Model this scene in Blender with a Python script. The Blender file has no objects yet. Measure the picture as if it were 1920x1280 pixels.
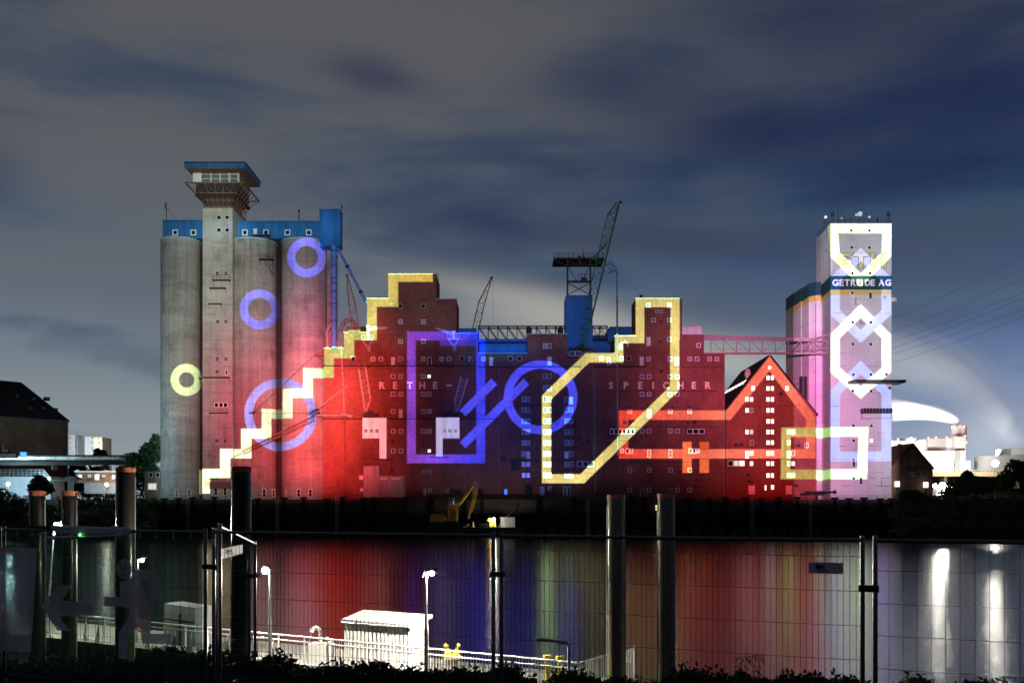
import bpy, math, random
import numpy as np
from mathutils import Vector, Matrix
random.seed(7)
R = math.radians
sc = bpy.context.scene
col = sc.collection
F = 1867.0          # focal length in photograph pixels
HC = 7.0            # eye height above the river
HZ = 952.0          # horizon row
YF = 250.0          # distance of the warehouse front

# ------------------------------------------------------------------ camera
cd = bpy.data.cameras.new('camera'); cam = bpy.data.objects.new('camera', cd); col.objects.link(cam)
cam.location = (0, 0, HC); cam.rotation_euler = (R(90), 0, 0)
cd.sensor_width = 36; cd.lens = 36 * F / 1920; cd.shift_y = (HZ - 640) / 1920
cd.clip_start = 0.1; cd.clip_end = 8000
sc.camera = cam
vs = sc.view_settings
vs.view_transform = 'Standard'; vs.look = 'None'; vs.gamma = 1; vs.exposure = 0; vs.use_curve_mapping = False

# ------------------------------------------------------------------ node helpers
def lin(c):
    return tuple((x/255/12.92 if x/255 <= .04045 else ((x/255+.055)/1.055)**2.4) for x in c)

class NT:
    def __init__(s, nt): s.nt = nt
    def n(s, t, **kw):
        x = s.nt.nodes.new('ShaderNode' + t)
        for k, v in kw.items(): setattr(x, k, v)
        return x
    def put(s, sock, v):
        if isinstance(v, bpy.types.NodeSocket): s.nt.links.new(v, sock)
        elif isinstance(v, bpy.types.Node): s.nt.links.new(v.outputs[0], sock)
        else:
            if sock.type == 'RGBA' and len(v) == 3: v = (*v, 1)
            sock.default_value = v
    def m(s, op, a, b=0.0, c=None, clamp=False):
        x = s.n('Math', operation=op, use_clamp=clamp)
        s.put(x.inputs[0], a); s.put(x.inputs[1], b)
        if c is not None: s.put(x.inputs[2], c)
        return x.outputs[0]
    def mix(s, f, a, b, mode='MIX'):
        x = s.n('MixRGB', blend_type=mode)
        s.put(x.inputs[0], f); s.put(x.inputs[1], a); s.put(x.inputs[2], b)
        return x.outputs[0]
    def ramp(s, f, stops, interp='LINEAR'):
        x = s.n('ValToRGB'); e = x.color_ramp; e.interpolation = interp
        while len(e.elements) < len(stops): e.elements.new(.5)
        for el, (p, c) in zip(e.elements, stops):
            el.position = p; el.color = (c, c, c, 1) if isinstance(c, (int, float)) else (*c, 1)
        s.put(x.inputs[0], f); return x.outputs[0]
    def rng(s, v, a, b, c, d, smooth=False, clamp=True):
        x = s.n('MapRange', interpolation_type='SMOOTHSTEP' if smooth else 'LINEAR'); x.clamp = clamp
        for i, q in enumerate((v, a, b, c, d)): s.put(x.inputs[i], q)
        return x.outputs[0]
    def noise(s, vec, scale, detail=4, rough=.55, dist=0):
        x = s.n('TexNoise'); s.put(x.inputs['Vector'], vec)
        x.inputs['Scale'].default_value = scale; x.inputs['Detail'].default_value = detail
        x.inputs['Roughness'].default_value = rough; x.inputs['Distortion'].default_value = dist
        return x.outputs[0]
    def scale(s, vec, v, rot=(0, 0, 0), loc=(0, 0, 0)):
        x = s.n('Mapping'); s.put(x.inputs['Vector'], vec)
        x.inputs['Scale'].default_value = v; x.inputs['Rotation'].default_value = rot; x.inputs['Location'].default_value = loc
        return x.outputs[0]

# ------------------------------------------------------------------ night sky
W = bpy.data.worlds.new('World'); sc.world = W; W.use_nodes = True
W.node_tree.nodes.clear(); k = NT(W.node_tree)
geo = k.n('TexCoord'); sp = k.n('SeparateXYZ'); k.put(sp.inputs[0], geo.outputs['Generated'])
az = k.m('ARCTAN2', sp.outputs[0], sp.outputs[1])
el = k.m('ARCSINE', sp.outputs[2])
cv = k.n('CombineXYZ'); k.put(cv.inputs[0], az); k.put(cv.inputs[1], el)
base = k.ramp(k.m('ABSOLUTE', el), [(0.0, lin((150, 160, 164))), (.09, lin((134, 147, 153))), (.16, lin((106, 121, 135))),
                     (.24, lin((74, 92, 114))), (.33, lin((64, 79, 100))), (.48, lin((68, 76, 88))), (1, lin((60, 66, 76)))])
# right-hand side is deep blue between the cloud banks
blue = k.ramp(k.m('ABSOLUTE', el), [(0, lin((150, 165, 186))), (.1, lin((118, 138, 172))), (.17, lin((80, 105, 146))), (.25, lin((48, 72, 106))), (.33, lin((38, 54, 84))), (.45, lin((38, 48, 72))), (.7, lin((46, 52, 64)))])
warp = k.noise(k.scale(cv.outputs[0], (1.6, 4, 1)), 1.2, 3)
bf = k.rng(k.m('ADD', az, k.m('MULTIPLY', k.m('SUBTRACT', warp, .5), .5)), -.12, .42, 0, 1, True)
skyc = k.mix(bf, base, blue)
# long-exposure cloud streaks
n1 = k.noise(k.scale(cv.outputs[0], (1.5, 6.0, 1), (0, 0, R(-7)), (3.1, .35, 0)), 1.7, 6, .5, .25)
n2 = k.noise(k.scale(cv.outputs[0], (2.6, 13.0, 1), (0, 0, R(-9)), (.4, 2.0, 0)), 1.5, 4, .5, .3)
cl = k.m('ADD', k.m('MULTIPLY', n1, .75), k.m('MULTIPLY', n2, .25))
cf = k.rng(cl, k.rng(bf, 0, 1, .33, .43), k.rng(bf, 0, 1, .56, .62), 0, 1, True)
hi = k.rng(el, .05, .22, .25, 1, True)
cf = k.m('MULTIPLY', cf, k.m('MULTIPLY', hi, k.rng(bf, 0, 1, .95, .55)))
cloudc = k.ramp(k.m('ABSOLUTE', el), [(0, lin((150, 158, 162))), (.2, lin((98, 106, 116))), (.35, lin((92, 94, 98))), (.5, lin((88, 88, 93)))])
cloudc = k.mix(k.m('MULTIPLY', bf, .75), cloudc, lin((66, 72, 86)))
skyc = k.mix(cf, skyc, cloudc)
df = k.m('MULTIPLY', k.rng(cl, .47, .36, 0, 1, True), k.m('MULTIPLY', hi, .6))
skyc = k.mix(df, skyc, k.mix(bf, lin((54, 66, 88)), lin((32, 43, 72))))
# pale lit cloud bank low behind the warehouse roofs, drifting left from the power station
def bank(a0, e0, sa, se, tilt):
    da = k.m('SUBTRACT', az, a0); de = k.m('SUBTRACT', el, e0)
    de = k.m('ADD', k.m('ADD', de, k.m('MULTIPLY', da, tilt)), k.m('MULTIPLY', k.m('SUBTRACT', n1, .5), .05))
    q = k.m('ADD', k.m('POWER', k.m('DIVIDE', da, sa), 2), k.m('POWER', k.m('DIVIDE', de, se), 2))
    return k.m('EXPONENT', k.m('MULTIPLY', q, -1))
for a0, e0, sa, se, f_ in ((.245, .352, .11, .030, .85), (.10, .402, .07, .022, .6), (-.138, .408, .05, .017, .6), (.44, .36, .09, .035, .75), (.0, .272, .12, .02, .45), (.17, .262, .12, .02, .4), (.30, .43, .10, .03, .35), (-.5, .30, .05, .03, .4)):
    skyc = k.mix(k.m('MULTIPLY', bank(a0, e0, sa, se, .10), f_), skyc, lin((33, 44, 76)))
skyc = k.mix(k.m('MULTIPLY', bank(.05, .190, .15, .019, .19), .62), skyc, lin((186, 182, 172)))
skyc = k.mix(k.m('MULTIPLY', bank(.17, .146, .16, .026, .10), .6), skyc, lin((196, 196, 184)))
skyc = k.mix(k.m('MULTIPLY', bank(.50, .195, .22, .010, .03), .30), skyc, lin((84, 116, 126)))
skyc = k.mix(k.m('MULTIPLY', bank(.50, .262, .3, .011, .05), .25), skyc, lin((66, 92, 104)))
skyc = k.mix(k.m('MULTIPLY', bank(.47, .02, .11, .06, 0), .55), skyc, lin((214, 222, 236)))
# the city glow lies ahead; away from it and under the horizon the night is darker
away = k.rng(k.m('ABSOLUTE', az), .75, 2.2, 0, .88, True)
skyc = k.mix(away, skyc, lin((36, 39, 50)))
skyc = k.mix(k.rng(el, .5, 1.2, 0, .6, True), skyc, lin((36, 39, 50)))
skyc = k.mix(k.rng(el, 0, -.06, 0, 1), skyc, (.012, .014, .018))
bg = k.n('Background'); k.put(bg.inputs[0], skyc); bg.inputs[1].default_value = 1.0
out = k.n('OutputWorld'); k.put(out.inputs[0], bg)

# ------------------------------------------------------------------ light-art projector (slide drawn here, thrown by a spot lamp above the camera)
PX0, PX1, PY0, PY1 = 240., 1740., 280., 960.
IW, IH = 2400, 1088
gx = PX0 + (np.arange(IW) + .5) * (PX1 - PX0) / IW
gy = PY1 - (np.arange(IH) + .5) * (PY1 - PY0) / IH
GX, GY = np.meshgrid(gx, gy)
def smooth(x, a, b):
    t = np.clip((x - a) / (b - a), 0, 1); return t * t * (3 - 2 * t)
def gs(cx, cy, sx, sy): return np.exp(-((GX - cx) / sx) ** 2 - ((GY - cy) / sy) ** 2)
def fill(*polys):
    inside = np.zeros(GX.shape, bool)
    for pts in polys:
        xs = [p[0] for p in pts]; ys = [p[1] for p in pts]
        i0 = max(0, int((min(xs) - PX0) / (PX1 - PX0) * IW) - 2); i1 = min(IW, int((max(xs) - PX0) / (PX1 - PX0) * IW) + 3)
        j0 = max(0, int((PY1 - max(ys)) / (PY1 - PY0) * IH) - 2); j1 = min(IH, int((PY1 - min(ys)) / (PY1 - PY0) * IH) + 3)
        sx, sy = GX[j0:j1, i0:i1], GY[j0:j1, i0:i1]; ins = np.zeros(sx.shape, bool)
        for (x0, y0), (x1, y1) in zip(pts, pts[1:] + pts[:1]):
            if y0 == y1: continue
            c = (y0 > sy) != (y1 > sy)
            ins ^= c & (sx < (x1 - x0) * (sy - y0) / (y1 - y0) + x0)
        inside[j0:j1, i0:i1] ^= ins
    m = inside.astype(np.float32)
    for ax in (0, 1): m = (np.roll(m, 1, ax) + 2 * m + np.roll(m, -1, ax)) / 4
    return m
def offset(pts, d):
    n = len(pts); res = []
    for i in range(n):
        p0, p1, p2 = Vector(pts[i - 1]), Vector(pts[i]), Vector(pts[(i + 1) % n])
        a = (p1 - p0).normalized(); b = (p2 - p1).normalized()
        na = Vector((-a.y, a.x)); nb = Vector((-b.y, b.x)); m = (na + nb).normalized()
        q = p1 + m * (d / max(.3, m.dot(na))); res.append((q.x, q.y))
    return res
def loop(pts, w=8.7): return fill(offset(pts, w), offset(pts, -w))
def ring(cx, cy, ro, ri):
    d = np.hypot(GX - cx, GY - cy)
    return (np.clip((ro - d) / .9 + .5, 0, 1) * np.clip((d - ri) / .9 + .5, 0, 1)).astype(np.float32)
def rect(x0, y0, x1, y1): return fill([(x0, y0), (x1, y0), (x1, y1), (x0, y1)])

S = np.zeros((IH, IW, 3), np.float32)
def wash(mask, c, mode='add'):
    for i in range(3): S[..., i] += mask * c[i]
yb = 1 - smooth(GY, 875, 930)                       # the throw ends above the quay
side = smooth(GX, 288, 300) * (1 - smooth(GX, 1674, 1690))
silo = 1 - smooth(GX, 560, 640)
redm = np.clip(gs(600, 810, 130, 150) + .8 * gs(450, 800, 90, 130), 0, 1)
wash(side * silo * (.26 + .26 * smooth(GY, 430, 620)) * (1 - .55 * smooth(GY, 760, 900)) * (1 - .8 * redm), (.92, 1.0, .90))
wash(gs(415, 420, 60, 130) * .40, (1, 1, .85))
wash(gs(304, 830, 26, 160) * .42, (.40, .9, 1.15))
wash(side * (1 - silo) * (1 - smooth(GX, 1480, 1500)) * .055 * yb * (.55 + .9 * (1 - smooth(GY, 650, 780))), (1.45, .75, 1.15))
wash(gs(770, 570, 130, 80), (.02, .05, .05))
wash(smooth(GX, 600, 605) * (1 - smooth(GY, 640, 662)) * (1 - smooth(GX, 1480, 1500)) * .10, (.7, .9, 1.2))
wash(gs(1085, 620, 50, 60), (.0, .06, .14)); wash(gs(940, 655, 60, 22), (.0, .25, .7)); wash(gs(450, 432, 170, 22), (.05, .22, .30)); wash(gs(622, 425, 30, 40), (.05, .25, .35))
ybl = 1 - smooth(GY, 880, 950)
wash(gs(598, 805, 104, 150) * ybl, (2.8, .16, .17))
wash(gs(560, 735, 75, 75), (.9, .36, .36))
wash(gs(440, 750, 70, 130) * ybl, (.80, .04, .14))
wash(gs(680, 700, 62, 110), (.85, .06, .03))
wash(gs(570, 660, 75, 75), (.85, .05, .24)); wash(gs(575, 560, 60, 80), (.22, .02, .16))
wash(gs(590, 900, 90, 50), (.7, .05, .08))
wash(gs(1000, 780, 150, 150) * ybl, (-.03, .025, .34))
wash(gs(905, 790, 65, 120) * ybl, (.03, .02, .30)); wash(gs(640, 760, 60, 110) * ybl, (.5, .22, .2))
wash(gs(1320, 715, 110, 130) * ybl, (.66, .16, .40))
wash(gs(1440, 780, 110, 120) * ybl, (.90, .14, .17))
wash(gs(1450, 915, 100, 50), (.55, .012, .012))
rt = smooth(GX, 1486, 1492) * side
wash(rt * (.40 + .20 * smooth(GX, 1550, 1560)) * (1 - .35 * smooth(GY, 860, 940)), (.90, .93, 1.02))
wash(gs(1549, 470, 8, 90), (.8, .9, 1.0))
wash(gs(1515, 730, 42, 200) * smooth(GX, 1486, 1492), (1.1, .10, .72)); wash(gs(1515, 570, 30, 80) * smooth(GX, 1486, 1492), (.8, .6, .75))
wash(gs(1600, 790, 75, 190) * rt, (.28, -.14, .14))
wash(gs(1420, 645, 150, 26) * (1 - smooth(GX, 1550, 1560)) * smooth(GX, 1276, 1282), (.27, .03, .24))
for x0, y0, x1, y1, c_ in ((679.5, 783, 724.5, 822, (.4, .38, .38)), (711.5, 822, 724.3, 860, (.4, .38, .38)), (817.2, 782.5, 861.5, 822, (.50, .44, .60)), (817.5, 822, 830, 855, (.50, .44, .60))): wash(rect(x0, y0, x1, y1), c_)  # extra light added to the slide to brighten the crane cabins
S = np.clip(S, 0, None)
def paint(mask, c):
    for i in range(3): S[..., i] = S[..., i] * (1 - .95 * mask) + mask * (c[i] if np.isscalar(c[i]) else c[i])
YEL = (2.9, 5.6, 2.6)
stair = [(374, 879.5), (412.8, 879.5), (412.8, 841.7), (451.7, 841.7), (451.7, 804), (490.5, 804), (490.5, 766.4), (529.4, 766.4), (529.4, 728),
         (568.3, 728), (568.3, 690.3), (608, 690.3), (608, 650), (644, 650), (644, 619), (687, 619), (687, 555), (727.5, 555), (727.5, 508), (811, 508),
         (811, 528), (746, 528), (746, 575), (706, 575), (706, 637.5), (663.6, 637.5), (663.6, 671), (625.6, 671), (625.6, 708), (586, 708), (586, 745.6),
         (548, 745.6), (548, 784), (508.6, 784), (508.6, 821.6), (471, 821.6), (471, 859), (431.4, 859), (431.4, 896), (393, 896), (393, 925), (374, 925)]
# blue figures first, yellow over them
BC = (.66, .62, 2.9)
paint(ring(575, 482.6, 37, 21.5), BC); paint(ring(486.7, 579.6, 37.6, 21.6), (.88, .78, 3.1))
paint(ring(526, 776.5, 68, 52), (1.6, 1.2, 3.3))
px_ = smooth(GX, 760, 900)
bl = (1.0 - .82 * px_, .50 - .06 * px_, 6.4 + 4.6 * px_)
paint(fill([(763, 621), (909.5, 621), (909.5, 868), (763, 868)], [(779.6, 638), (893, 638), (893, 852), (779.6, 852)]), bl)
paint(rect(825, 632, 898, 648) * .5, bl)
paint(fill([(862, 769), (873, 780), (932, 720.6), (921, 709.7)]), (.28, .62, 11))
paint(fill([(862, 829), (873, 840), (992, 720.6), (981.7, 709.7)]), (.24, .58, 11))
paint(ring(1013.7, 744.5, 69, 53.5), (.26, .62, 11.5))
ox = smooth(GX, 1150, 1360); og = 1 - .15 * smooth(GX, 1480, 1525)
OR_ = ((2.6 + 1.7 * ox) * og, (.42 + 1.35 * ox) * og, (.35 + 1.05 * ox) * og)
paint(loop([(1169.5, 778), (1366, 778), (1443, 681), (1520, 783), (1520, 850.5), (1169.5, 850.5)]), OR_)
paint(rect(1280, 828, 1297, 886), (3.9, 1.6, .8)); paint(rect(1312, 828, 1329.6, 841), (3.4, 1.1, .6)); paint(rect(1312, 860, 1329.6, 886), (3.9, 1.5, .75))
GB = (.98, 1.03, 2.1)
gw = 9.0
def link(x0, x1, top, bot, y0, y1): return [(x0, y0), ((x0 + x1) / 2, top), (x1, y0), (x1, y1), ((x0 + x1) / 2, bot), (x0, y1)]
paint(loop(link(1566, 1662, 477, 631, 524, 586), gw), GB)
paint(loop([(1566, 736), (1614, 689), (1662, 736), (1662, 856), (1566, 856)], gw), (.86, .90, 2.2))
GY_ = (2.5, 2.6, 1.55)
paint(loop([(1562, 429), (1664, 429), (1662, 478), (1614, 526), (1566, 478)], gw), GY_)
paint(loop(link(1566, 1662, 583, 736, 631, 694), gw), (2.1, 2.15, 1.75))
paint(fill(offset(link(1566, 1662, 477, 631, 524, 586), gw), offset(link(1566, 1662, 477, 631, 524, 586), -gw)) * (GX > 1618) * (GY > 585) * (GY < 640), GB)
yg = 1 - .62 * smooth(GY, 570, 505)
ys = 1 - .12 * smooth(GX, 640, 800)
cs = 1 - smooth(GX, 600, 606)
paint(fill(stair), (2.7 * ys + 2.2 * cs, 5.2 * (1 - .28 * smooth(GX, 690, 800)), 2.1 * (1 - .55 * smooth(GX, 690, 800)) + 1.0 * cs))
paint(ring(349.5, 711.7, 30, 14.5), (2.6, 3.2, 1.6))
paint(loop([(1266, 567), (1199.5, 567), (1199.5, 634.5), (1160.5, 634.5), (1160.5, 671), (1101, 671), (1024.8, 745), (1024.8, 897), (1092, 897), (1265, 727.5)], 8.5), YEL)
paint(loop([(1474, 810), (1619, 810), (1617, 889), (1473, 889)], 8.9), (2.3, 4.0, 1.5))
S *= (1 - smooth(GY, 925, 950))[..., None]
mott = 1 + .05 * np.sin(GX * .021 + GY * .017 + 1.3) + .045 * np.sin(GX * .047 - GY * .031) + .04 * np.sin(GX * .009 + GY * .06 + 2.) + .03 * np.sin(GX * .11 + 3 * np.sin(GY * .05))
S *= 1.14 * mott[..., None]
S = (S * 2 + np.roll(S, 1, 0) + np.roll(S, -1, 0) + np.roll(S, 1, 1) + np.roll(S, -1, 1)) / 6
# even out the lens falloff of a flat slide thrown on a flat wall
PZ, PYY = 16.0, -2.0
UU = (GX - 960) / F * YF / (YF - PYY); VV = ((HC - PZ) + (HZ - GY) / F * YF) / (YF - PYY)
S *= ((1 + UU ** 2 + VV ** 2) ** 1.5)[..., None]
img = bpy.data.images.new('projector_slide', IW, IH, alpha=False, float_buffer=True)
img.colorspace_settings.name = 'Non-Color'
buf = np.ones((IH, IW, 4), np.float32); buf[..., :3] = S
img.pixels.foreach_set(buf.ravel()); img.update()
ld = bpy.data.lights.new('projector_light', 'SPOT'); lo = bpy.data.objects.new('projector_light', ld); col.objects.link(lo)
lo.location = (0, PYY, PZ); lo.rotation_euler = (R(90), 0, 0)
ld.spot_size = R(64); ld.spot_blend = 0; ld.shadow_soft_size = .02
ld.energy = 4 * math.pi ** 2 * (YF - PYY) ** 2
ld.use_nodes = True; ln = NT(ld.node_tree); ld.node_tree.nodes.clear()
tc = ln.n('TexCoord'); s3 = ln.n('SeparateXYZ'); ln.put(s3.inputs[0], tc.outputs['Normal'])
u = ln.m('DIVIDE', s3.outputs[0], ln.m('MULTIPLY', s3.outputs[2], -1)); v = ln.m('DIVIDE', s3.outputs[1], ln.m('MULTIPLY', s3.outputs[2], -1))
u0, u1 = UU[0, 0], UU[0, -1]; v0, v1 = VV[0, 0], VV[-1, 0]
c3 = ln.n('CombineXYZ'); ln.put(c3.inputs[0], ln.rng(u, u0, u1, 0, 1, clamp=False)); ln.put(c3.inputs[1], ln.rng(v, v0, v1, 0, 1, clamp=False))
ti = ln.n('TexImage', image=img, extension='CLIP', interpolation='Linear'); ln.put(ti.inputs[0], c3)
em = ln.n('Emission'); ln.put(em.inputs[0], ti.outputs[0]); lout = ln.n('OutputLight'); ln.put(lout.inputs[0], em)

# ------------------------------------------------------------------ materials
def mat(name, c, rough=.75, metal=0., var=.25, nscale=.8, stretch=(1, 1, 1), bump=0., spec=.3, dirt=None, dscale=.15, dstretch=(1, 1, 1)):
    m = bpy.data.materials.new(name); m.use_nodes = True; k = NT(m.node_tree); p = m.node_tree.nodes['Principled BSDF']
    tc = k.n('TexCoord'); v = k.scale(tc.outputs['Object'], stretch)
    n = k.noise(v, nscale, 5, .6)
    c_ = k.mix(1, c, k.rng(n, .25, .75, 1 - var, 1 + var), 'MULTIPLY')
    if dirt:
        d = k.noise(k.scale(tc.outputs['Object'], dstretch), dscale, 6, .65)
        c_ = k.mix(k.m('MULTIPLY', k.rng(d, .48, .72, 0, 1, True), dirt[3]), c_, dirt[:3])
    k.put(p.inputs['Base Color'], c_); p.inputs['Roughness'].default_value = rough; p.inputs['Metallic'].default_value = metal
    p.inputs['Specular IOR Level'].default_value = spec
    if bump:
        b = k.n('Bump'); b.inputs['Strength'].default_value = bump; b.inputs['Distance'].default_value = .05; k.put(b.inputs['Height'], n); k.put(p.inputs['Normal'], b)
    return m
def emit(name, c, s):
    m = bpy.data.materials.new(name); m.use_nodes = True; k = NT(m.node_tree); m.node_tree.nodes.clear()
    e = k.n('Emission'); k.put(e.inputs[0], c); e.inputs[1].default_value = s; o = k.n('OutputMaterial'); k.put(o.inputs[0], e); return m

def concrete(name, c=(.36, .35, .33), joint=1.7, stain=1.0):
    m = bpy.data.materials.new(name); m.use_nodes = True; k = NT(m.node_tree); p = m.node_tree.nodes['Principled BSDF']
    tc = k.n('TexCoord'); o = tc.outputs['Object']; s = k.n('SeparateXYZ'); k.put(s.inputs[0], o)
    st = k.noise(k.scale(o, (1.0, 1.0, .035)), 1.3, 6, .62)
    bl_ = k.noise(k.scale(o, (.6, .6, .45)), .35, 7, .66)
    fine = k.noise(k.scale(o, (1.5, 1.5, 2.2)), 1.6, 6, .75)
    lift = k.noise(k.scale(o, (.12, .12, 1.0)), .35, 5, .75)
    c1 = k.mix(1, c, k.rng(st, .3, .7, 1 - .24 * stain, 1 + .12 * stain), 'MULTIPLY')
    c1 = k.mix(1, c1, k.rng(lift, .3, .7, 1 - .30 * stain, 1 + .18 * stain), 'MULTIPLY')
    c1 = k.mix(1, c1, k.rng(fine, .3, .7, 1 - .30 * stain, 1 + .22 * stain), 'MULTIPLY')
    c1 = k.mix(k.m('MULTIPLY', k.rng(bl_, .50, .72, 0, 1, True), .60 * stain), c1, (.11, .105, .09))
    fr = k.m('FRACT', k.m('DIVIDE', s.outputs[2], joint))
    jl = k.m('MULTIPLY', k.m('LESS_THAN', fr, .06), k.rng(k.noise(k.scale(o, (.5, .5, 1.2)), .6, 5, .7), .48, .62, 0, .6))
    c1 = k.mix(jl, c1, (.09, .085, .08))
    drip = k.m('MULTIPLY', k.rng(k.noise(k.scale(o, (2.4, 2.4, .10)), 1.0, 3, .5), .60, .70, 0, 1, True), k.rng(bl_, .42, .6, 0, .5 * stain))
    c1 = k.mix(drip, c1, (.10, .095, .085))
    k.put(p.inputs['Base Color'], c1); p.inputs['Roughness'].default_value = .88; p.inputs['Specular IOR Level'].default_value = .2
    b = k.n('Bump'); b.inputs['Strength'].default_value = .35; b.inputs['Distance'].default_value = .04; k.put(b.inputs['Height'], fine); k.put(p.inputs['Normal'], b)
    return m
def brick(name, c1=(.27, .10, .068), c2=(.22, .078, .055), mortar=(.20, .10, .075)):
    m = bpy.data.materials.new(name); m.use_nodes = True; k = NT(m.node_tree); p = m.node_tree.nodes['Principled BSDF']
    tc = k.n('TexCoord'); o = tc.outputs['Object']; s = k.n('SeparateXYZ'); k.put(s.inputs[0], o)
    cv = k.n('CombineXYZ'); k.put(cv.inputs[0], k.m('ADD', s.outputs[0], s.outputs[1])); k.put(cv.inputs[1], s.outputs[2])
    bt = k.n('TexBrick'); k.put(bt.inputs['Vector'], cv); k.put(bt.inputs['Color1'], c1); k.put(bt.inputs['Color2'], c2); k.put(bt.inputs['Mortar'], mortar)
    bt.inputs['Scale'].default_value = 1; bt.inputs['Brick Width'].default_value = .25; bt.inputs['Row Height'].default_value = .083; bt.inputs['Mortar Size'].default_value = .012; bt.inputs['Bias'].default_value = -.2
    big = k.noise(k.scale(o, (1, 1, .7)), .12, 6, .62); med = k.noise(o, 1.2, 6, .75); st = k.noise(k.scale(o, (1, 1, .05)), .9, 4, .6)
    c_ = k.mix(1, bt.outputs[0], k.rng(big, .3, .7, .60, 1.30), 'MULTIPLY')
    c_ = k.mix(1, c_, k.rng(med, .28, .72, .64, 1.34), 'MULTIPLY')
    c_ = k.mix(k.rng(st, .57, .72, 0, .55, True), c_, (.10, .055, .045))
    pt = k.noise(k.scale(o, (.5, .5, .8)), .45, 7, .7)
    c_ = k.mix(k.rng(pt, .62, .70, 0, .40), c_, (.34, .24, .2))
    k.put(p.inputs['Base Color'], c_); p.inputs['Roughness'].default_value = .9; p.inputs['Specular IOR Level'].default_value = .15
    return m
def sheet(name, c, pitch=.45, var=.12, rough=.45, axis='XY'):
    """profiled metal sheeting: ribs as relief, slight tone change from sheet to sheet"""
    m = bpy.data.materials.new(name); m.use_nodes = True; k = NT(m.node_tree); p = m.node_tree.nodes['Principled BSDF']
    tc = k.n('TexCoord'); o = tc.outputs['Object']; s = k.n('SeparateXYZ'); k.put(s.inputs[0], o)
    x = k.m('ADD', s.outputs[0], s.outputs[1])
    rib = k.m('SINE', k.m('MULTIPLY', x, 2 * math.pi / pitch))
    pan = k.n('TexWhiteNoise', noise_dimensions='1D'); k.put(pan.inputs['W'], k.m('FLOOR', k.m('DIVIDE', x, pitch * 2.5)))
    n = k.noise(k.scale(o, (1, 1, .15)), .7, 6, .65)
    c_ = k.mix(1, c, k.rng(pan.outputs[0], 0, 1, 1 - var, 1 + var), 'MULTIPLY')
    c_ = k.mix(1, c_, k.rng(n, .3, .7, .72, 1.15), 'MULTIPLY')
    k.put(p.inputs['Base Color'], c_); p.inputs['Roughness'].default_value = rough; p.inputs['Specular IOR Level'].default_value = .35
    b = k.n('Bump'); b.inputs['Strength'].default_value = .8; b.inputs['Distance'].default_value = .06; k.put(b.inputs['Height'], rib); k.put(p.inputs['Normal'], b)
    return m

M = {}
M['concrete'] = concrete('weathered_concrete'); M['concrete_pale'] = concrete('pale_tower_concrete', (.44, .43, .39), 2.2, .8)
M['brick'] = brick('red_brick'); M['brick_gable'] = brick('gable_brick', (.26, .085, .06), (.2, .065, .05))
M['brown_brick'] = brick('brown_brick', (.24, .15, .10), (.2, .12, .085))
M['blue_sheet'] = sheet('blue_sheeting', (.03, .16, .40)); M['white_sheet'] = sheet('white_sheeting', (.76, .76, .75), .5)
M['grey_sheet'] = sheet('grey_sheeting', (.42, .38, .38), .6); M['dark_sheet'] = mat('dark_roof_tiles', (.045, .038, .038), .95, nscale=2, spec=.08)
M['roof_red'] = mat('brown_red_roof_tiles', (.13, .065, .045), .85, nscale=3)
M['white_paint'] = mat('white_paint', (.74, .73, .71), .6, var=.1, nscale=.6)
M['gth_white'] = concrete('white_rendered_concrete', (.62, .62, .62), 3.3, .28)
M['frame'] = mat('window_frame_paint', (.75, .74, .72), .5, var=.08)
M['glass'] = mat('dark_window_glass', (.012, .013, .016), .12, var=.3, spec=.5)
M['cabin_glass'] = mat('cabin_glass', (.10, .15, .15), .12, var=.4, nscale=.4, spec=.6); M['dull_glass'] = mat('dusty_glass', (.14, .135, .15), .35, nscale=.6); M['lit'] = emit('lit_window', (1, .98, .92), 2.2); M['lit_dim'] = emit('dimly_lit_window', (1, .95, .85), .75); M['lit_cyan'] = emit('cold_lit_window', (.85, .97, 1), 1.6)
M['steel_dark'] = mat('dark_steel', (.03, .029, .027), .6, .3, nscale=3); M['steel'] = mat('galvanised_steel', (.42, .43, .45), .38, .8, nscale=6, var=.15)
M['steel_rust'] = mat('rusty_steel', (.20, .12, .09), .8, .2, nscale=3, dirt=(.12, .06, .04, .7), dscale=1)
M['green_steel'] = mat('green_crane_paint', (.012, .11, .04), .55, nscale=2); M['blue_steel'] = mat('blue_pipe_paint', (.10, .28, .62), .5, nscale=1)
M['boom_paint'] = mat('weathered_boom_paint', (.58, .47, .40), .6, nscale=1.5); M['pink_steel'] = mat('grey_crane_paint', (.30, .26, .24), .6, nscale=1.5); M['davit'] = mat('white_davit_paint', (.62, .62, .6), .6)
M['letter'] = mat('cream_letter_paint', (.90, .74, .50), .6, var=.1); M['cornice'] = mat('parapet_flashing', (.5, .48, .46), .5)
M['band_green'] = mat('dark_green_band', (.010, .058, .075), .6, var=.15); M['band_yellow'] = mat('yellow_band', (.62, .47, .13), .6, var=.1)
M['sign_white'] = mat('white_sign_letters', (.85, .85, .85), .5, var=.04); M['gth_yellow'] = mat('yellow_sign_letters', (.72, .66, .36), .5, var=.05); M['black'] = mat('black_outline', (.02, .02, .02), .6)
M['excavator'] = mat('excavator_yellow', (.58, .28, .03), .5, nscale=1.5, dirt=(.09, .06, .03, .6), dscale=.8); M['rubber'] = mat('black_rubber', (.02, .02, .02), .8)
M['orange'] = mat('orange_marker_paint', (.50, .13, .05), .7, nscale=2.5, dirt=(.3, .25, .2, .4), dscale=2); M['pile'] = mat('tarred_steel_pile', (.008, .0062, .0045), .34, 0, nscale=1.2, stretch=(1, 1, .2), spec=.25)
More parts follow.
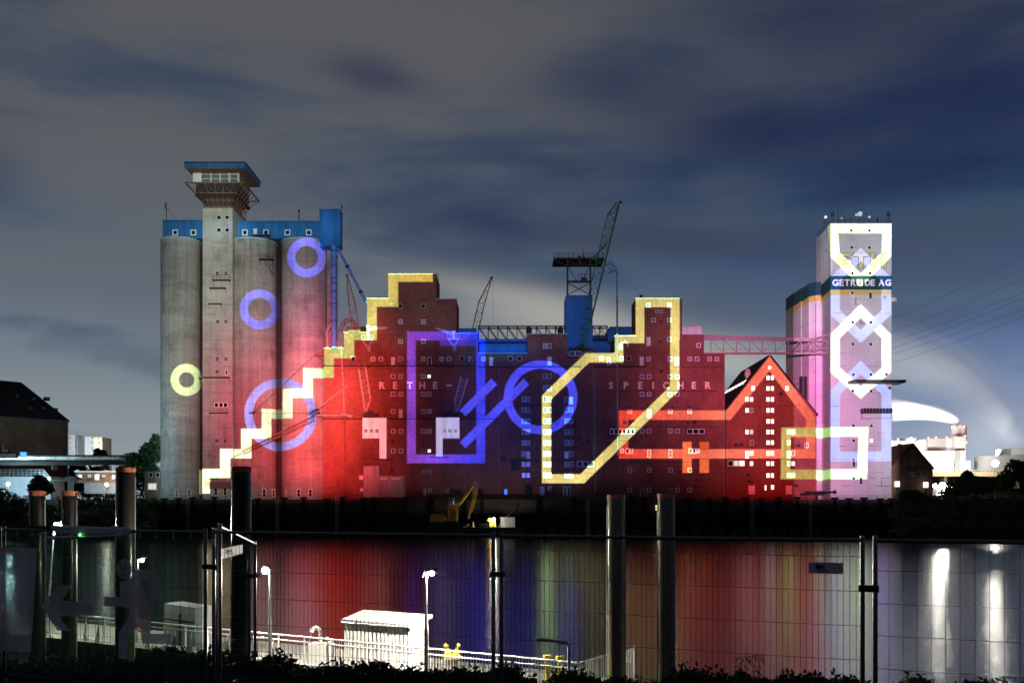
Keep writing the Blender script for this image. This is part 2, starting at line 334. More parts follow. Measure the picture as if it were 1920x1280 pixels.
M['leaf'] = mat('dark_leaves', (.05, .09, .03), .7, nscale=2, var=.5); M['leaf_blue'] = mat('cool_leaves', (.04, .08, .045), .7, nscale=2, var=.5); M['leaf_autumn'] = mat('yellowing_leaves', (.11, .075, .02), .7, nscale=1, var=.5)
M['bark'] = mat('bark', (.06, .045, .035), .9, nscale=3)
M['earth'] = mat('dark_earth', (.02, .021, .014), .98, nscale=1.5, var=.5, spec=.05); M['quay'] = mat('stained_quay_concrete', (.05, .045, .038), .95, nscale=.5, var=.4, spec=.08, dirt=(.025, .024, .02, .9), dscale=.25, dstretch=(1, 1, .25))
M['quay_top'] = mat('quay_cap_concrete', (.065, .06, .05), .9, nscale=.8, var=.4, spec=.1); M['timber'] = mat('wet_timber', (.014, .012, .010), .85, nscale=2, spec=.1)
M['asphalt'] = mat('asphalt', (.05, .05, .05), .95, spec=.1)
M['deck'] = mat('pontoon_deck', (.16, .16, .15), .8, nscale=1.5); M['cream'] = mat('cream_boiler_cladding', (.75, .75, .72), .6, var=.06, nscale=.05)
M['lamp_white'] = emit('white_lamp', (1, .93, .74), 60); M['lamp_cool'] = emit('cool_lamp', (.75, .95, 1), 60); M['red_lamp'] = emit('red_beacon', (1, .12, .08), 12); M['green_lamp'] = emit('green_lamp', (.2, 1, .25), 3)
M['yellow'] = mat('yellow_bollard_paint', (.65, .48, .05), .6, nscale=4)
M['sign_grey'] = mat('grey_plastic_board', (.62, .56, .70), .55, var=.08); M['sign_ink'] = mat('dark_print', (.02, .02, .03), .7)

# ------------------------------------------------------------------ mesh builder
def wx(px, Y): return (px - 960) / F * Y
def wz(py, Y): return HC + (HZ - py) / F * Y
def W3(px, py, Y): return Vector((wx(px, Y), Y, wz(py, Y)))
class MB:
    def __init__(s): s.v = []; s.f = []; s.mi = []; s.cur = 0
    def add(s, vs, fs):
        b = len(s.v); s.v += [tuple(q) for q in vs]; s.f += [tuple(b + i for i in f) for f in fs]; s.mi += [s.cur] * len(fs); return s
    def mat(s, i): s.cur = i; return s
    def box(s, x0, x1, y0, y1, z0, z1):
        vs = [(x, y, z) for z in (z0, z1) for y in (y0, y1) for x in (x0, x1)]
        return s.add(vs, [(0, 2, 3, 1), (4, 5, 7, 6), (0, 1, 5, 4), (2, 6, 7, 3), (0, 4, 6, 2), (1, 3, 7, 5)])
    def pbox(s, px0, py0, px1, py1, Y, depth): return s.box(wx(px0, Y), wx(px1, Y), Y, Y + depth, wz(py1, Y), wz(py0, Y))
    def prism(s, pts, y0, y1):
        """pts: (x,z) outline; extruded along y"""
        n = len(pts); vs = [(x, y0, z) for x, z in pts] + [(x, y1, z) for x, z in pts]
        a = sum(pts[i][0] * pts[(i + 1) % n][1] - pts[(i + 1) % n][0] * pts[i][1] for i in range(n))
        fr, bk = tuple(range(n)), tuple(range(2 * n - 1, n - 1, -1))
        if a < 0: fr, bk = fr[::-1], bk[::-1]
        sd = [(i, (i + 1) % n, n + (i + 1) % n, n + i) for i in range(n)]
        if a > 0: sd = [q[::-1] for q in sd]
        return s.add(vs, [fr, bk] + sd)
    def pprism(s, pts, Y, depth): return s.prism([(wx(x, Y), wz(y, Y)) for x, y in pts], Y, Y + depth)
    def zprism(s, pts, z0, z1):
        n = len(pts); vs = [(x, y, z0) for x, y in pts] + [(x, y, z1) for x, y in pts]
        return s.add(vs, [tuple(range(n))[::-1], tuple(range(n, 2 * n))] + [(i, (i + 1) % n, n + (i + 1) % n, n + i) for i in range(n)])
    def bar(s, p, q, r, n=4, r2=None, caps=True):
        p, q = Vector(p), Vector(q); d = q - p
        if d.length < 1e-6: return s
        z = d.normalized(); a = Vector((0, 0, 1)) if abs(z.z) < .9 else Vector((1, 0, 0)); x = z.cross(a).normalized(); y = z.cross(x)
        r2 = r if r2 is None else r2; o = math.pi / 4 if n == 4 else 0
        cs = [(math.cos(o + 2 * math.pi * i / n), math.sin(o + 2 * math.pi * i / n)) for i in range(n)]
        vs = [p + x * (c * r) + y * (t * r) for c, t in cs] + [q + x * (c * r2) + y * (t * r2) for c, t in cs]
        fs = [(i, (i + 1) % n, n + (i + 1) % n, n + i) for i in range(n)]
        if caps: fs += [tuple(range(n))[::-1], tuple(range(n, 2 * n))]
        return s.add(vs, fs)
    def path(s, pts, r, n=6):
        for a, b in zip(pts, pts[1:]): s.bar(a, b, r, n)
        return s
    def ball(s, c, r, n=8, sz=1.0):
        vs = []; m = n // 2; c = Vector(c)
        for j in range(1, m):
            t = math.pi * j / m
            vs += [c + Vector((r * math.sin(t) * math.cos(2 * math.pi * i / n), r * math.sin(t) * math.sin(2 * math.pi * i / n), r * sz * math.cos(t))) for i in range(n)]
        vs += [c + Vector((0, 0, r * sz)), c - Vector((0, 0, r * sz))]; T, B = len(vs) - 2, len(vs) - 1; fs = []
        for j in range(m - 2):
            for i in range(n): fs.append((j * n + i, (j + 1) * n + i, (j + 1) * n + (i + 1) % n, j * n + (i + 1) % n))
        for i in range(n): fs.append((T, i, (i + 1) % n)); fs.append((B, (m - 2) * n + (i + 1) % n, (m - 2) * n + i))
        return s.add(vs, fs)
    def lattice(s, p, q, w0, w1, n, r, rc=None, up=(0, 1, 0), d0=None, d1=None):
        """square truss boom from p to q"""
        p, q = Vector(p), Vector(q); z = (q - p).normalized(); a = Vector(up); x = z.cross(a).normalized(); y = x.cross(z); rc = rc or r * 1.6
        d0 = d0 or w0; d1 = d1 or w1
        def cor(t):
            c = p.lerp(q, t); w = (w0 + (w1 - w0) * t) / 2; d = (d0 + (d1 - d0) * t) / 2
            return [c + x * (i * w) + y * (j * d) for i, j in ((-1, -1), (1, -1), (1, 1), (-1, 1))]
        A, B = cor(0), cor(1)
        for i in range(4): s.bar(A[i], B[i], rc)
        for j in range(n):
            C, D = cor(j / n), cor((j + 1) / n)
            for i in range(4):
                if i % 2 == 0 or j % 3 == 0: s.bar(C[i], C[(i + 1) % 4], r)
                if i % 2: continue
                s.bar(*((C[i], D[(i + 1) % 4]) if j % 2 else (C[(i + 1) % 4], D[i])), r)
        return s
    def quads(s, blobs, n, size, flat=1.0, rnd=random):
        """leaf-sized faces spread through blobs (cx,cy,cz,rx,ry,rz)"""
        wts = [b[3] * b[4] * b[5] for b in blobs]
        for b in rnd.choices(blobs, wts, k=n):
            while 1:
                t = Vector((rnd.uniform(-1, 1), rnd.uniform(-1, 1), rnd.uniform(-1, 1)))
                if .25 < t.length < 1: break
            t *= (.75 + .25 * rnd.random()) ** .5
            c = Vector((b[0] + t.x * b[3], b[1] + t.y * b[4], b[2] + t.z * b[5])); sz = size * rnd.uniform(.55, 1.3)
            u = Vector((rnd.gauss(0, 1), rnd.gauss(0, 1), rnd.gauss(0, .7))).normalized(); w = u.cross(Vector((rnd.gauss(0, 1), rnd.gauss(0, 1), rnd.gauss(0, 1)))).normalized()
            s.add([c - u * sz, c + w * sz * .55, c + u * sz, c - w * sz * .55], [(0, 1, 2, 3)])
        return s
    def build(s, name, mats, parent=None, smooth_=False, kind=None):
        me = bpy.data.meshes.new(name); o0 = origin(parent)
        me.from_pydata([(a - o0.x, b - o0.y, c - o0.z) for a, b, c in s.v], [], s.f)
        for m in (mats if isinstance(mats, (list, tuple)) else [mats]): me.materials.append(M[m] if isinstance(m, str) else m)
        me.polygons.foreach_set('material_index', s.mi)
        if smooth_:
            me.polygons.foreach_set('use_smooth', [True] * len(s.f))
            try: me.set_sharp_from_angle(angle=R(40))
            except Exception: pass
        me.update(); ob = bpy.data.objects.new(name, me); col.objects.link(ob); ob.parent = parent
        if kind: ob['kind'] = kind
        return ob
ORG = {}
def origin(p):
    while p is not None:
        if p.name in ORG: return ORG[p.name]
        p = p.parent
    return Vector((0, 0, 0))
def thing(name, label, cat, loc, group=None):
    o = bpy.data.objects.new(name, None); col.objects.link(o); o.location = loc; o.empty_display_size = .2
    ORG[o.name] = Vector(loc); tag(o, label, cat, group); return o
def tag(o, label, cat, group=None):
    o['label'] = label; o['category'] = cat
    if group: o['group'] = group
    return o
def struct(o): o['kind'] = 'structure'; return o
def inst(src, name, world, parent):
    """a copy sharing the mesh of src, placed under parent"""
    o = src.copy(); o.name = name; col.objects.link(o); o.parent = parent; o.location = Vector(world) - origin(parent); return o
def box(name, m, parent, px0, py0, px1, py1, Y, d): return MB().pbox(px0, py0, px1, py1, Y, d).build(name, m, parent)

# window meshes, local, 1 m wide front at y=0 facing -y
def wmesh(w, h, pane, cross=(1, 1), fr=.16, door=False):
    b = MB(); x, z = w / 2, h / 2
    b.box(-x, -x + fr, -.09, .02, -z, z).box(x - fr, x, -.09, .02, -z, z).box(-x + fr, x - fr, -.088, .02, z - fr, z).box(-x + fr, x - fr, -.088, .02, -z, -z + fr)
    for i in range(cross[0]):
        t = -x + fr + (w - 2 * fr) * (i + 1) / (cross[0] + 1); b.box(t - .022, t + .022, -.06, .01, -z + fr, z - fr)
    for i in range(cross[1]):
        t = -z + fr + (h - 2 * fr) * (i + 1) / (cross[1] + 1); b.box(-x + fr, x - fr, -.055, .01, t - .022, t + .022)
    b.mat(1)
    b.add([(-x + fr, -.012, -z + fr), (x - fr, -.012, -z + fr), (x - fr, -.012, z - fr), (-x + fr, -.012, z - fr)], [(0, 1, 2, 3)])
    me = bpy.data.meshes.new('window'); me.from_pydata(b.v, [], b.f); me.materials.append(M['frame']); me.materials.append(M[pane]); me.polygons.foreach_set('material_index', b.mi); me.update(); return me
WM = {}; WR = random.Random(9)
def window(parent, px, py, Y=YF, kind='s', w=8.2, h=8.2, pane='glass', cross=(1, 1), name='window', fr=.16):
    if pane == 'glass' and parent is not None and parent.name.startswith(('brick_w', 'gabled', 'grain')): pane = WR.choice(('glass', 'glass', 'glass', 'dull_glass', 'cabin_glass'))
    key = (round(w, 1), round(h, 1), pane, cross, fr)
    if key not in WM: WM[key] = wmesh(w * .1339, h * .1339, pane, cross, fr)
    o = bpy.data.objects.new(name, WM[key]); col.objects.link(o); o.parent = parent
    o.location = W3(px, py, Y) - Vector((0, .004, 0)) - origin(parent); return o
def text(parent, s, px, py, Y, hpx, m, name='letter', wpx=None, off=0., depth=.12, outline=None):
    """one letter as an extruded mesh, centred on the pixel position"""
    cu = bpy.data.curves.new('t', 'FONT'); cu.body = s; cu.size = 1; cu.offset = off; cu.extrude = .04; cu.align_x = 'CENTER'
    to = bpy.data.objects.new('t', cu); col.objects.link(to); dg = bpy.context.evaluated_depsgraph_get(); dg.update()
    me = bpy.data.meshes.new_from_object(to.evaluated_get(dg)); bpy.data.objects.remove(to); bpy.data.curves.remove(cu)
    co = np.empty(len(me.vertices) * 3, np.float32); me.vertices.foreach_get('co', co); co = co.reshape(-1, 3)
    lo_, hi_ = co.min(0), co.max(0); c = (lo_ + hi_) / 2; kk = Y / F
    sz = hpx * kk / max(1e-6, hi_[1] - lo_[1]); sx = sz if wpx is None else wpx * kk / (hi_[0] - lo_[0])
    nv = np.stack([(co[:, 0] - c[0]) * sx, -(co[:, 2] - c[2]) / .04 * depth / 2, (co[:, 1] - c[1]) * sz], 1)
    me.vertices.foreach_set('co', nv.ravel().astype(np.float32)); me.materials.clear(); me.materials.append(M[m]); me.update()
    o = bpy.data.objects.new(name, me); col.objects.link(o); o.parent = parent; o.location = W3(px, py, Y) - Vector((0, depth / 2 + .003, 0)) - origin(parent); return o

# ------------------------------------------------------------------ river, banks, quay
ZQ = 9.15           # quay level
m = bpy.data.materials.new('river_water'); m.use_nodes = True; k = NT(m.node_tree); p = m.node_tree.nodes['Principled BSDF']; M['water'] = m
p.inputs['Base Color'].default_value = (.004, .006, .008, 1); p.inputs['Roughness'].default_value = .175; p.inputs['IOR'].default_value = 1.33; p.inputs['Specular IOR Level'].default_value = .17
o = k.n('TexCoord').outputs['Object']
h = k.m('ADD', k.noise(k.scale(o, (.30, 1.6, 1), (0, 0, R(8))), 1.0, 6, .68), k.m('MULTIPLY', k.noise(k.scale(o, (.03, .16, 1), (0, 0, R(-5))), 1.0, 4, .55), 2.2))
b = k.n('Bump'); b.inputs['Strength'].default_value = .22; b.inputs['Distance'].default_value = .10; k.put(b.inputs['Height'], h); k.put(p.inputs['Normal'], b)
struct(MB().box(-900, 900, 16, 252, -1, 0).build('river', 'water'))
struct(MB().add([(-3500, 251.5, ZQ), (3500, 251.5, ZQ), (3500, 6000, ZQ), (-3500, 6000, ZQ)], [(0, 1, 2, 3)]).build('far_ground', 'earth'))
XL, XR = wx(296, 248), wx(1676, 248)
for nm, a, b_ in (('left_bank', -900, XL), ('right_bank', XR, 900)):
    q = MB()
    ys = [(226, -.6), (233, 2.2), (241, 6.0), (248, 8.4), (254, ZQ + .02)]
    n = 60
    for i, (y, z) in enumerate(ys):
        for j in range(n + 1):
            x = a + (b_ - a) * j / n; q.v.append((x, y + (random.uniform(-1.2, 1.2) if 0 < j < n else 0), z + (random.uniform(-.4, .4) if 0 < i < 4 else 0)))
    for i in range(len(ys) - 1):
        for j in range(n): q.f.append((i * (n + 1) + j, i * (n + 1) + j + 1, (i + 1) * (n + 1) + j + 1, (i + 1) * (n + 1) + j)); q.mi.append(0)
    struct(q.build(nm, 'earth'))
q = MB().box(XL, XR, 247.6, 252.5, -1, 6.4); quay = struct(q.build('harbour_quay', 'quay'))
q = MB().box(XL, XR, 247.2, 252.6, 6.4, ZQ); q.build('quay_cap', 'quay_top', quay)
for x in (XL, XR):
    pf = [(224, -1), (249, -1), (249, ZQ - .05), (247, 8.2), (240, 5.7), (232, 2.0), (224, -.7)]
    MB().add([(x - .35, a, c) for a, c in pf] + [(x + .35, a, c) for a, c in pf], [tuple(range(7))[::-1], tuple(range(7, 14))] + [(i, (i + 1) % 7, 7 + (i + 1) % 7, 7 + i) for i in range(7)]).build('wing_wall', 'timber', quay)
q = MB()
x = XL
while x < XR - 1: q.box(x, x + 1.35, 247.35 + (0.22 if int((x - XL) / 1.5) % 2 else 0), 247.6, -1, 5.7); x += 1.5
q.build('sheet_pile', 'timber', quay, kind='stuff')
q = MB()
for x in np.arange(XL + 1, XR - 1, 2.0): q.bar((x, 247.5, ZQ), (x, 247.5, ZQ + 1.05), .03)
for z in (.55, 1.05): q.bar((XL + 1, 247.5, ZQ + z), (XR - 1, 247.5, ZQ + z), .028)
q.build('railing', 'steel_dark', quay)
for lx in (352, 520, 632, 858, 1102, 1262, 1410, 1520):
    q = MB(); x = wx(lx, 247)
    for dx in (-.3, .3): q.bar((x + dx, 246.95, .2), (x + dx, 246.95, ZQ + 1.0), .05)
    for i in range(28): q.bar((x - .3, 246.95, .5 + i * .31), (x + .3, 246.95, .5 + i * .31), .035)
    q.build('ladder', 'steel', quay)
MB().box(XL, XR, 247.52, 247.6, -.5, 1.6).build('tide_band', 'quay_top', quay)
fp = MB().box(-.32, .32, -.75, -.1, -9.5, -.2).box(-.75, .75, -.85, .35, -.2, .25)
fend = [308, 335, 362, 402, 484, 533, 569, 612, 644, 682, 700, 760, 811, 873, 905, 1008, 1076, 1184, 1208, 1292, 1330, 1360, 1398, 1428, 1460, 1495, 1565, 1592, 1620, 1650, 1671]
ones = 'first second third fourth fifth sixth seventh eighth ninth tenth eleventh twelfth thirteenth fourteenth fifteenth sixteenth'.split()
def flab(i, n):
    return 'dark capped fender pile, %s from the left end of the quay wall' % ones[i] if i < 16 else 'dark capped fender pile, %s from the right end of the quay wall' % ones[n - 1 - i]
f0 = None
for fi, x in enumerate(fend):
    if f0 is None: f0 = fp.build('fender_pile', 'timber'); o = f0
    else: o = f0.copy(); o.name = 'fender_pile'; col.objects.link(o)
    o.location = (wx(x, 247), 247.2, ZQ + random.uniform(.0, .5)); tag(o, flab(fi, len(fend)), 'pile', 'fender piles along the quay wall')

# ------------------------------------------------------------------ tall concrete grain silo with control tower (left)
T = thing('grain_silo', 'tall grey concrete grain silo with blue rooftop gallery and control tower', 'silo', (wx(470, YF), 256, ZQ))
zt = wz(446, YF)
def silo_tube(pa, pb, yf, zt, n=40):
    pc = (pa + pb) / 2; r = 0
    for _ in range(6): r = (pb - pa) / 2 / F * (yf + r)
    yc = yf + r; xc = wx(pc, yc); b = MB().bar((xc, yc, ZQ), (xc, yc, zt), r, n)
    s = b.build('silo_tube', 'concrete', T, True)
    MB().bar((xc, yc, zt), (xc, yc, zt + .28), r + .18, n).build('rim', 'cornice', s, True)
    return xc, yc, r
silo_tube(303, 374, 249.5, zt); silo_tube(432, 517.5, 249.5, zt - .2); silo_tube(529, 612.5, 249.5, zt - .2)
silo_tube(586, 632, 262, wz(475, 262))
# dark gaps: connecting walls with gap shade and stain in their colour, and drain pipes
M['gap_shade_stain'] = mat('stained_gap_shade', (.03, .027, .024), .95, spec=.05); box('infill_wall', 'gap_shade_stain', T, 330, 447, 600, 940, 257, 3)
for x in (524.5, 379, 440): 
    MB().bar(W3(x, 447, 252.5), W3(x, 935, 252.5), .14, 8).build('drain_pipe', 'steel_dark', T)
tw = box('stair_tower', 'concrete_pale', T, 380, 388, 436, 938, 248.2, 12)
for x, y in ((410.6, 408), (426, 408), (410.6, 431.6), (426, 431.6), (408, 512.5), (424, 512.5), (408.4, 603), (423.7, 603), (407.5, 672.8), (423.7, 672.8), (407.5, 696.6), (406.9, 826), (422.6, 826)):
    window(tw, x, y, 248.2, w=7.6, h=7.6, cross=(1, 1) if y > 460 else (0, 0), fr=.07)
window(tw, 425, 698, 248.2, w=6.5, h=11, cross=(0, 1), name='door', fr=.2)
for i in range(3): window(tw, 406 + i * 8.4, 759, 248.2, w=8.2, h=9.5, cross=(0, 0))
for x, y in ((404.7, 921), (422, 921)): window(tw, x, y, 248.2, w=7, h=14, cross=(0, 1), fr=.1)
def ledge(px0, px1, py, Y, d=1.3, rail=True, name='balcony'):
    b = MB().box(wx(px0, Y), wx(px1, Y), Y - d, Y + .1, wz(py, Y) - .15, wz(py, Y) + .05); x0, x1, z = wx(px0, Y), wx(px1, Y), wz(py, Y)
    for x in (x0 + .15, x1 - .15): b.bar((x, Y - d + .1, z - .1), (x, Y, z - 1.3), .05)
    if rail:
        for i in range(5):
            x = x0 + .05 + (x1 - x0 - .1) * i / 4; b.bar((x, Y - d, z), (x, Y - d, z + 1.1), .03)
        for h in (.55, 1.1):
            b.bar((x0, Y - d, z + h), (x1, Y - d, z + h), .03)
            for x in (x0, x1): b.bar((x, Y - d, z + h), (x, Y, z + h), .03)
    return b.build(name, 'steel_dark', T)
ledge(400, 433, 526, 248.2); ledge(395, 425, 541, 248.2, rail=False); ledge(392, 417, 570, 248.2, .9, False); ledge(376, 432, 708, 248.2, 1.6, False); ledge(395, 428, 774, 248.2)
MB().pbox(391, 903, 432, 915, 246.2, 3).build('porch', 'steel_rust', T)
b = MB().box(wx(390, 246), wx(405, 246), 245.8, 248.2, wz(896, 246) - .2, wz(896, 246)).build('porch_canopy', 'steel_dark', T)
MB().pbox(383.5, 902, 391, 911, 247.9, .3).build('fire_hose_box', 'orange', T)
# gallery
g = MB().pbox(305, 414, 380, 447, 253, 11).pbox(436, 416, 603, 447, 253, 11).build('gallery', 'blue_sheet', T)
for x in (328.6, 362.7, 459.4, 498.8, 539, 579): window(g, x, 436, 253, w=10.5, h=11, cross=(0, 0), fr=.26)
window(g, 478.6, 435.5, 253, w=8, h=13, cross=(0, 0), name='door', pane='frame')
MB().pbox(304, 412, 380, 414, 252.7, 11.5).pbox(436, 414, 603, 416, 252.7, 11.5).build('roof_edge', 'blue_sheet', T)
hh = box('head_house', 'blue_sheet', T, 599, 393, 637, 461, 248.5, 4.2)
MB().pbox(598.5, 391.6, 637.5, 393, 248.3, 4.6).build('roof_edge', 'blue_sheet', hh)
for y in (418, 446):
    o = window(hh, 637, y, 250.5, w=10, h=12, cross=(0, 0)); o.rotation_euler.z = R(90); o.location.x += .02
MB().bar(W3(640.5, 393, 250), W3(640.5, 383, 250), .12).bar(W3(640, 388, 250), W3(642.2, 388, 250), .25).build('aerial', 'steel_dark', T)
b = MB().bar(W3(312, 414, 255), W3(312, 381, 255), .10, 6).bar(W3(314, 391, 255), W3(331, 412, 255), .05).bar(W3(309, 381, 255), W3(318, 380, 255), .05).bar(W3(309.5, 380, 255), W3(309.5, 392, 255), .14); b.build('aerial', 'steel_dark', T)
MB().bar(W3(498.7, 416, 255), W3(498.7, 402, 255), .13, 6).build('vent_pipe', 'cornice', T)
b = MB().bar(W3(560.5, 416, 255), W3(560.5, 396, 255), .12, 6).ball(W3(560.5, 395, 255), .3).bar(W3(561, 411, 255), W3(577, 415, 255), .05); b.build('aerial', 'steel_dark', T)
# ladder with cage and platforms on the middle tube
b = MB()
for x in (501, 506.5): b.bar(W3(x, 441, 248.6), W3(x, 487, 248.6), .045)
for y in range(442, 487, 3): b.bar(W3(501, y, 248.6), W3(506.5, y, 248.6), .03); b.bar(W3(500, y, 247.9), W3(507.5, y, 247.9), .025)
b.build('ladder', 'steel_dark', T); ledge(476, 508, 442, 249.2); ledge(487, 514, 487, 249.2)
b = MB().bar(W3(496, 489, 248), W3(512, 514, 249.6), .06).bar(W3(510, 489, 248), W3(513, 516, 249.6), .06).bar(W3(503, 489, 248), W3(508, 500, 249.4), .06); b.build('bracket', 'steel_dark', T)
for x, pane, w in ((312, 'lit_dim', 6.5), (331.4, 'glass', 6.5), (354.8, 'glass', 7.5), (495.5, 'glass', 7.5), (513, 'glass', 6), (539, 'lit_dim', 6.5), (560, 'glass', 7), (582, 'glass', 7)):
    dx = abs(x - (340.5 if x < 400 else 483.5 if x < 528 else 571)) / 43.
    window(T, x, 924, 249.2 + 5.6 * (1 - math.sqrt(max(0, 1 - dx * dx))) - .1, w=w, h=15, cross=(0, 1), pane=pane, fr=.12)
# control tower: shaft head, steel platform cage, glazed cabin, overhanging roof
Yc = 249.0
cb = MB().box(wx(365, Yc), wx(448, Yc), Yc + .3, Yc + 10.5, wz(344, Yc), wz(316, Yc)).build('control_cabin', 'concrete_pale', T)
b = MB().mat(0)
for i, (x0, x1) in enumerate(((378, 395), (396.5, 412), (413.5, 429))):
    b.add([W3(x0, 319, Yc + .25), W3(x1, 319, Yc + .25), W3(x1, 341, Yc + .25), W3(x0, 341, Yc + .25)], [(3, 2, 1, 0)])
b.add([W3(432, 327, Yc + .25), W3(445, 327, Yc + .25), W3(445, 341, Yc + .25), W3(432, 341, Yc + .25)], [(3, 2, 1, 0)])
xr = wx(448, Yc) + .03
for i in range(5):
    y0 = Yc + 1.2 + i * 1.85; b.add([(xr, y0, wz(341, Yc)), (xr, y0 + 1.5, wz(341, Yc)), (xr, y0 + 1.5, wz(323, Yc)), (xr, y0, wz(323, Yc))], [(0, 1, 2, 3)])
b.build('window_pane', 'cabin_glass', cb)
b = MB()
for x in (362.5, 377.3, 395.8, 412.8, 429.6, 447): b.bar(W3(x, 317, Yc + .15), W3(x, 342, Yc + .15), .12)
for y in (327, 335): b.bar(W3(377, y, Yc + .17), W3(448, y, Yc + .17), .06)
b.build('mullion', 'white_paint', cb)
b = MB().box(wx(361.5, Yc), wx(376.5, Yc), Yc + .1, Yc + .3, wz(341, Yc), wz(318, Yc)).build('wall_panel', 'white_paint', cb)
Yr = 245.5; rx0, rx1 = wx(345.5, Yr), wx(459.5, Yr); zr0, zr1 = wz(313.5, Yr), wz(303.5, Yr)
rf = MB().box(rx0, rx1, Yr, Yr + 15, zr0, zr1 - .25).build('cabin_roof', 'blue_sheet', T)
MB().box(rx0 + .3, rx1 - .3, Yr + .3, Yr + 14.7, zr0 - .25, zr0).build('soffit', 'steel_rust', rf)
MB().box(rx0 - .15, rx1 + .15, Yr - .15, Yr + 15.1, zr1 - .25, zr1).build('roof_edge', 'steel_dark', rf)
b = MB(); X0, X1 = wx(347, Yr), wx(457, Yr); Y0, Y1 = Yr, Yr + 15; za, zb, zc = wz(342.5, Yr), wz(359, Yr), wz(389, 248.2)
def ringbars(x0, x1, y0, y1, z, r):
    for p_, q_ in (((x0, y0), (x1, y0)), ((x1, y0), (x1, y1)), ((x1, y1), (x0, y1)), ((x0, y1), (x0, y0))): b.bar((*p_, z), (*q_, z), r)
sx0, sx1 = wx(382, 248), wx(436.5, 248)
L = [(za, X0, X1, Y0, Y1, .20), (zb, X0 + 2.0, X1 - 2.0, Y0 + 1.2, Y1 - 1.5, .16), ((zb + zc) / 2, X0 + 3.6, X1 - 2.9, Y0 + 2, Y1 - 2.2, .14), (zc, sx0, sx1, 248, 260, .24)]
for z, x0, x1, y0, y1, r in L: ringbars(x0, x1, y0, y1, z, r)
for (za_, a0, a1, b0, b1, _), (zb_, c0, c1, d0, d1, _2) in zip(L, L[1:]):
    for i in range(7):
        t = i / 6
        b.bar((a0 + (a1 - a0) * t, b0, za_), (c0 + (c1 - c0) * t, d0, zb_), .085); b.bar((a0 + (a1 - a0) * t, b1, za_), (c0 + (c1 - c0) * t, d1, zb_), .085)
        b.bar((a1, b0 + (b1 - b0) * t, za_), (c1, d0 + (d1 - d0) * t, zb_), .085); b.bar((a0, b0 + (b1 - b0) * t, za_), (c0, d0 + (d1 - d0) * t, zb_), .085)
        if i < 6:
            t2 = (i + 1) / 6; b.bar((a0 + (a1 - a0) * t, b0, za_), (c0 + (c1 - c0) * t2, d0, zb_), .05); b.bar((a0 + (a1 - a0) * t2, b0, za_), (c0 + (c1 - c0) * t, d0, zb_), .05)
            b.bar((a1, b0 + (b1 - b0) * t, za_), (c1, d0 + (d1 - d0) * t2, zb_), .05)
b.build('platform_frame', 'steel_rust', T)
b = MB().box(X0 + 2, X1 - 2, Y0 + 1.2, Y1 - 1.5, zb - .5, zb - .2).box(X0 + 4.2, X1 - 3.6, Y0 + 3.4, Y1 - 3, zc, zb - .5); b.box(wx(366, Yc), wx(447, Yc), Yc + .6, Yc + 10, wz(359, Yc), wz(344.2, Yc)); b.build('platform_floor', 'steel_dark', T)
# blue elevator pipes
b = MB().bar(W3(626, 461, 249), W3(626, 654, 249), .72, 12); o = b.build('elevator_pipe', 'blue_steel', T, True)
for y in (470, 498, 521, 530, 546, 569, 601): MB().bar(W3(626, y, 249), W3(626, y + 1.3, 249), .86, 12).build('flange', 'steel_dark', o)
b = MB().bar(W3(633, 465, 249.5), W3(688, 569, 251), .36, 8); o = b.build('slanting_pipe', 'blue_steel', T, True)
for t in (.33, .79): c = W3(633, 465, 249.5).lerp(W3(688, 569, 251), t); d = (W3(688, 569, 251) - W3(633, 465, 249.5)).normalized() * .3; MB().bar(c - d, c + d, .5, 8).build('flange', 'steel_dark', o)
b = MB()
for y in range(462, 655, 4): b.bar(W3(630.8, y, 249), W3(633.6, y, 249), .03)
for x in (630.8, 633.6): b.bar(W3(x, 462, 249), W3(x, 654, 249), .05)
b.build('ladder', 'steel_dark', T)

# ------------------------------------------------------------------ red brick warehouse
B = thing('brick_warehouse', 'long red brick harbour warehouse with stepped roofline and two towers', 'warehouse', (wx(980, YF), YF, ZQ))
D = 26
wl = MB().pprism([(606, 945), (606, 664), (897, 664), (897, 662), (1110, 662), (1359, 662), (1359, 945)], YF, D).build('wall', 'brick', B)
def block(name, pts, d=D, Y=YF, m='brick'):
    o = MB().pprism(pts, Y, d).build(name, m, B); return o
block('wall', [(606, 664), (606, 653), (645, 653), (645, 623), (688, 623), (688, 664)], 14)
block('tower', [(688, 664), (688, 559.5), (728, 559.5), (728, 514), (818, 514), (818, 560.5), (856, 560.5), (856, 664)], 12)
block('wall', [(856, 664), (856, 625), (896, 625), (896, 664)], 14)
block('wall', [(989, 662), (989, 626), (1063, 626), (1063, 662)], 14)
block('wall', [(1153, 662), (1153, 630), (1192, 627), (1192, 662)], 12)
block('tower', [(1192, 662), (1192, 559.5), (1274, 559.5), (1279, 562), (1279, 662)], 9)
block('wall', [(1279, 662), (1279, 627), (1320, 627), (1320, 662)], 12)
b = MB()
for x0, x1, y in ((605, 645, 653), (644, 688, 623), (687.5, 728, 559.5), (727, 819, 514), (818, 857, 560.5), (856, 897, 625), (896, 989, 662.5), (988, 1064, 626), (1063, 1153, 662), (1152, 1192, 630), (1191, 1279, 559.5), (1279, 1321, 627), (1320, 1360, 662)):
    box('parapet', 'cornice', B, x0, y - 1.1, x1, y, YF - .15, .7)
MB().bar(W3(1202, 559, 254), W3(1202, 553.5, 254), .3, 8).bar(W3(1202, 554, 254), W3(1202, 553, 254), .5, 8).build('roof_vent', 'steel_dark', B)
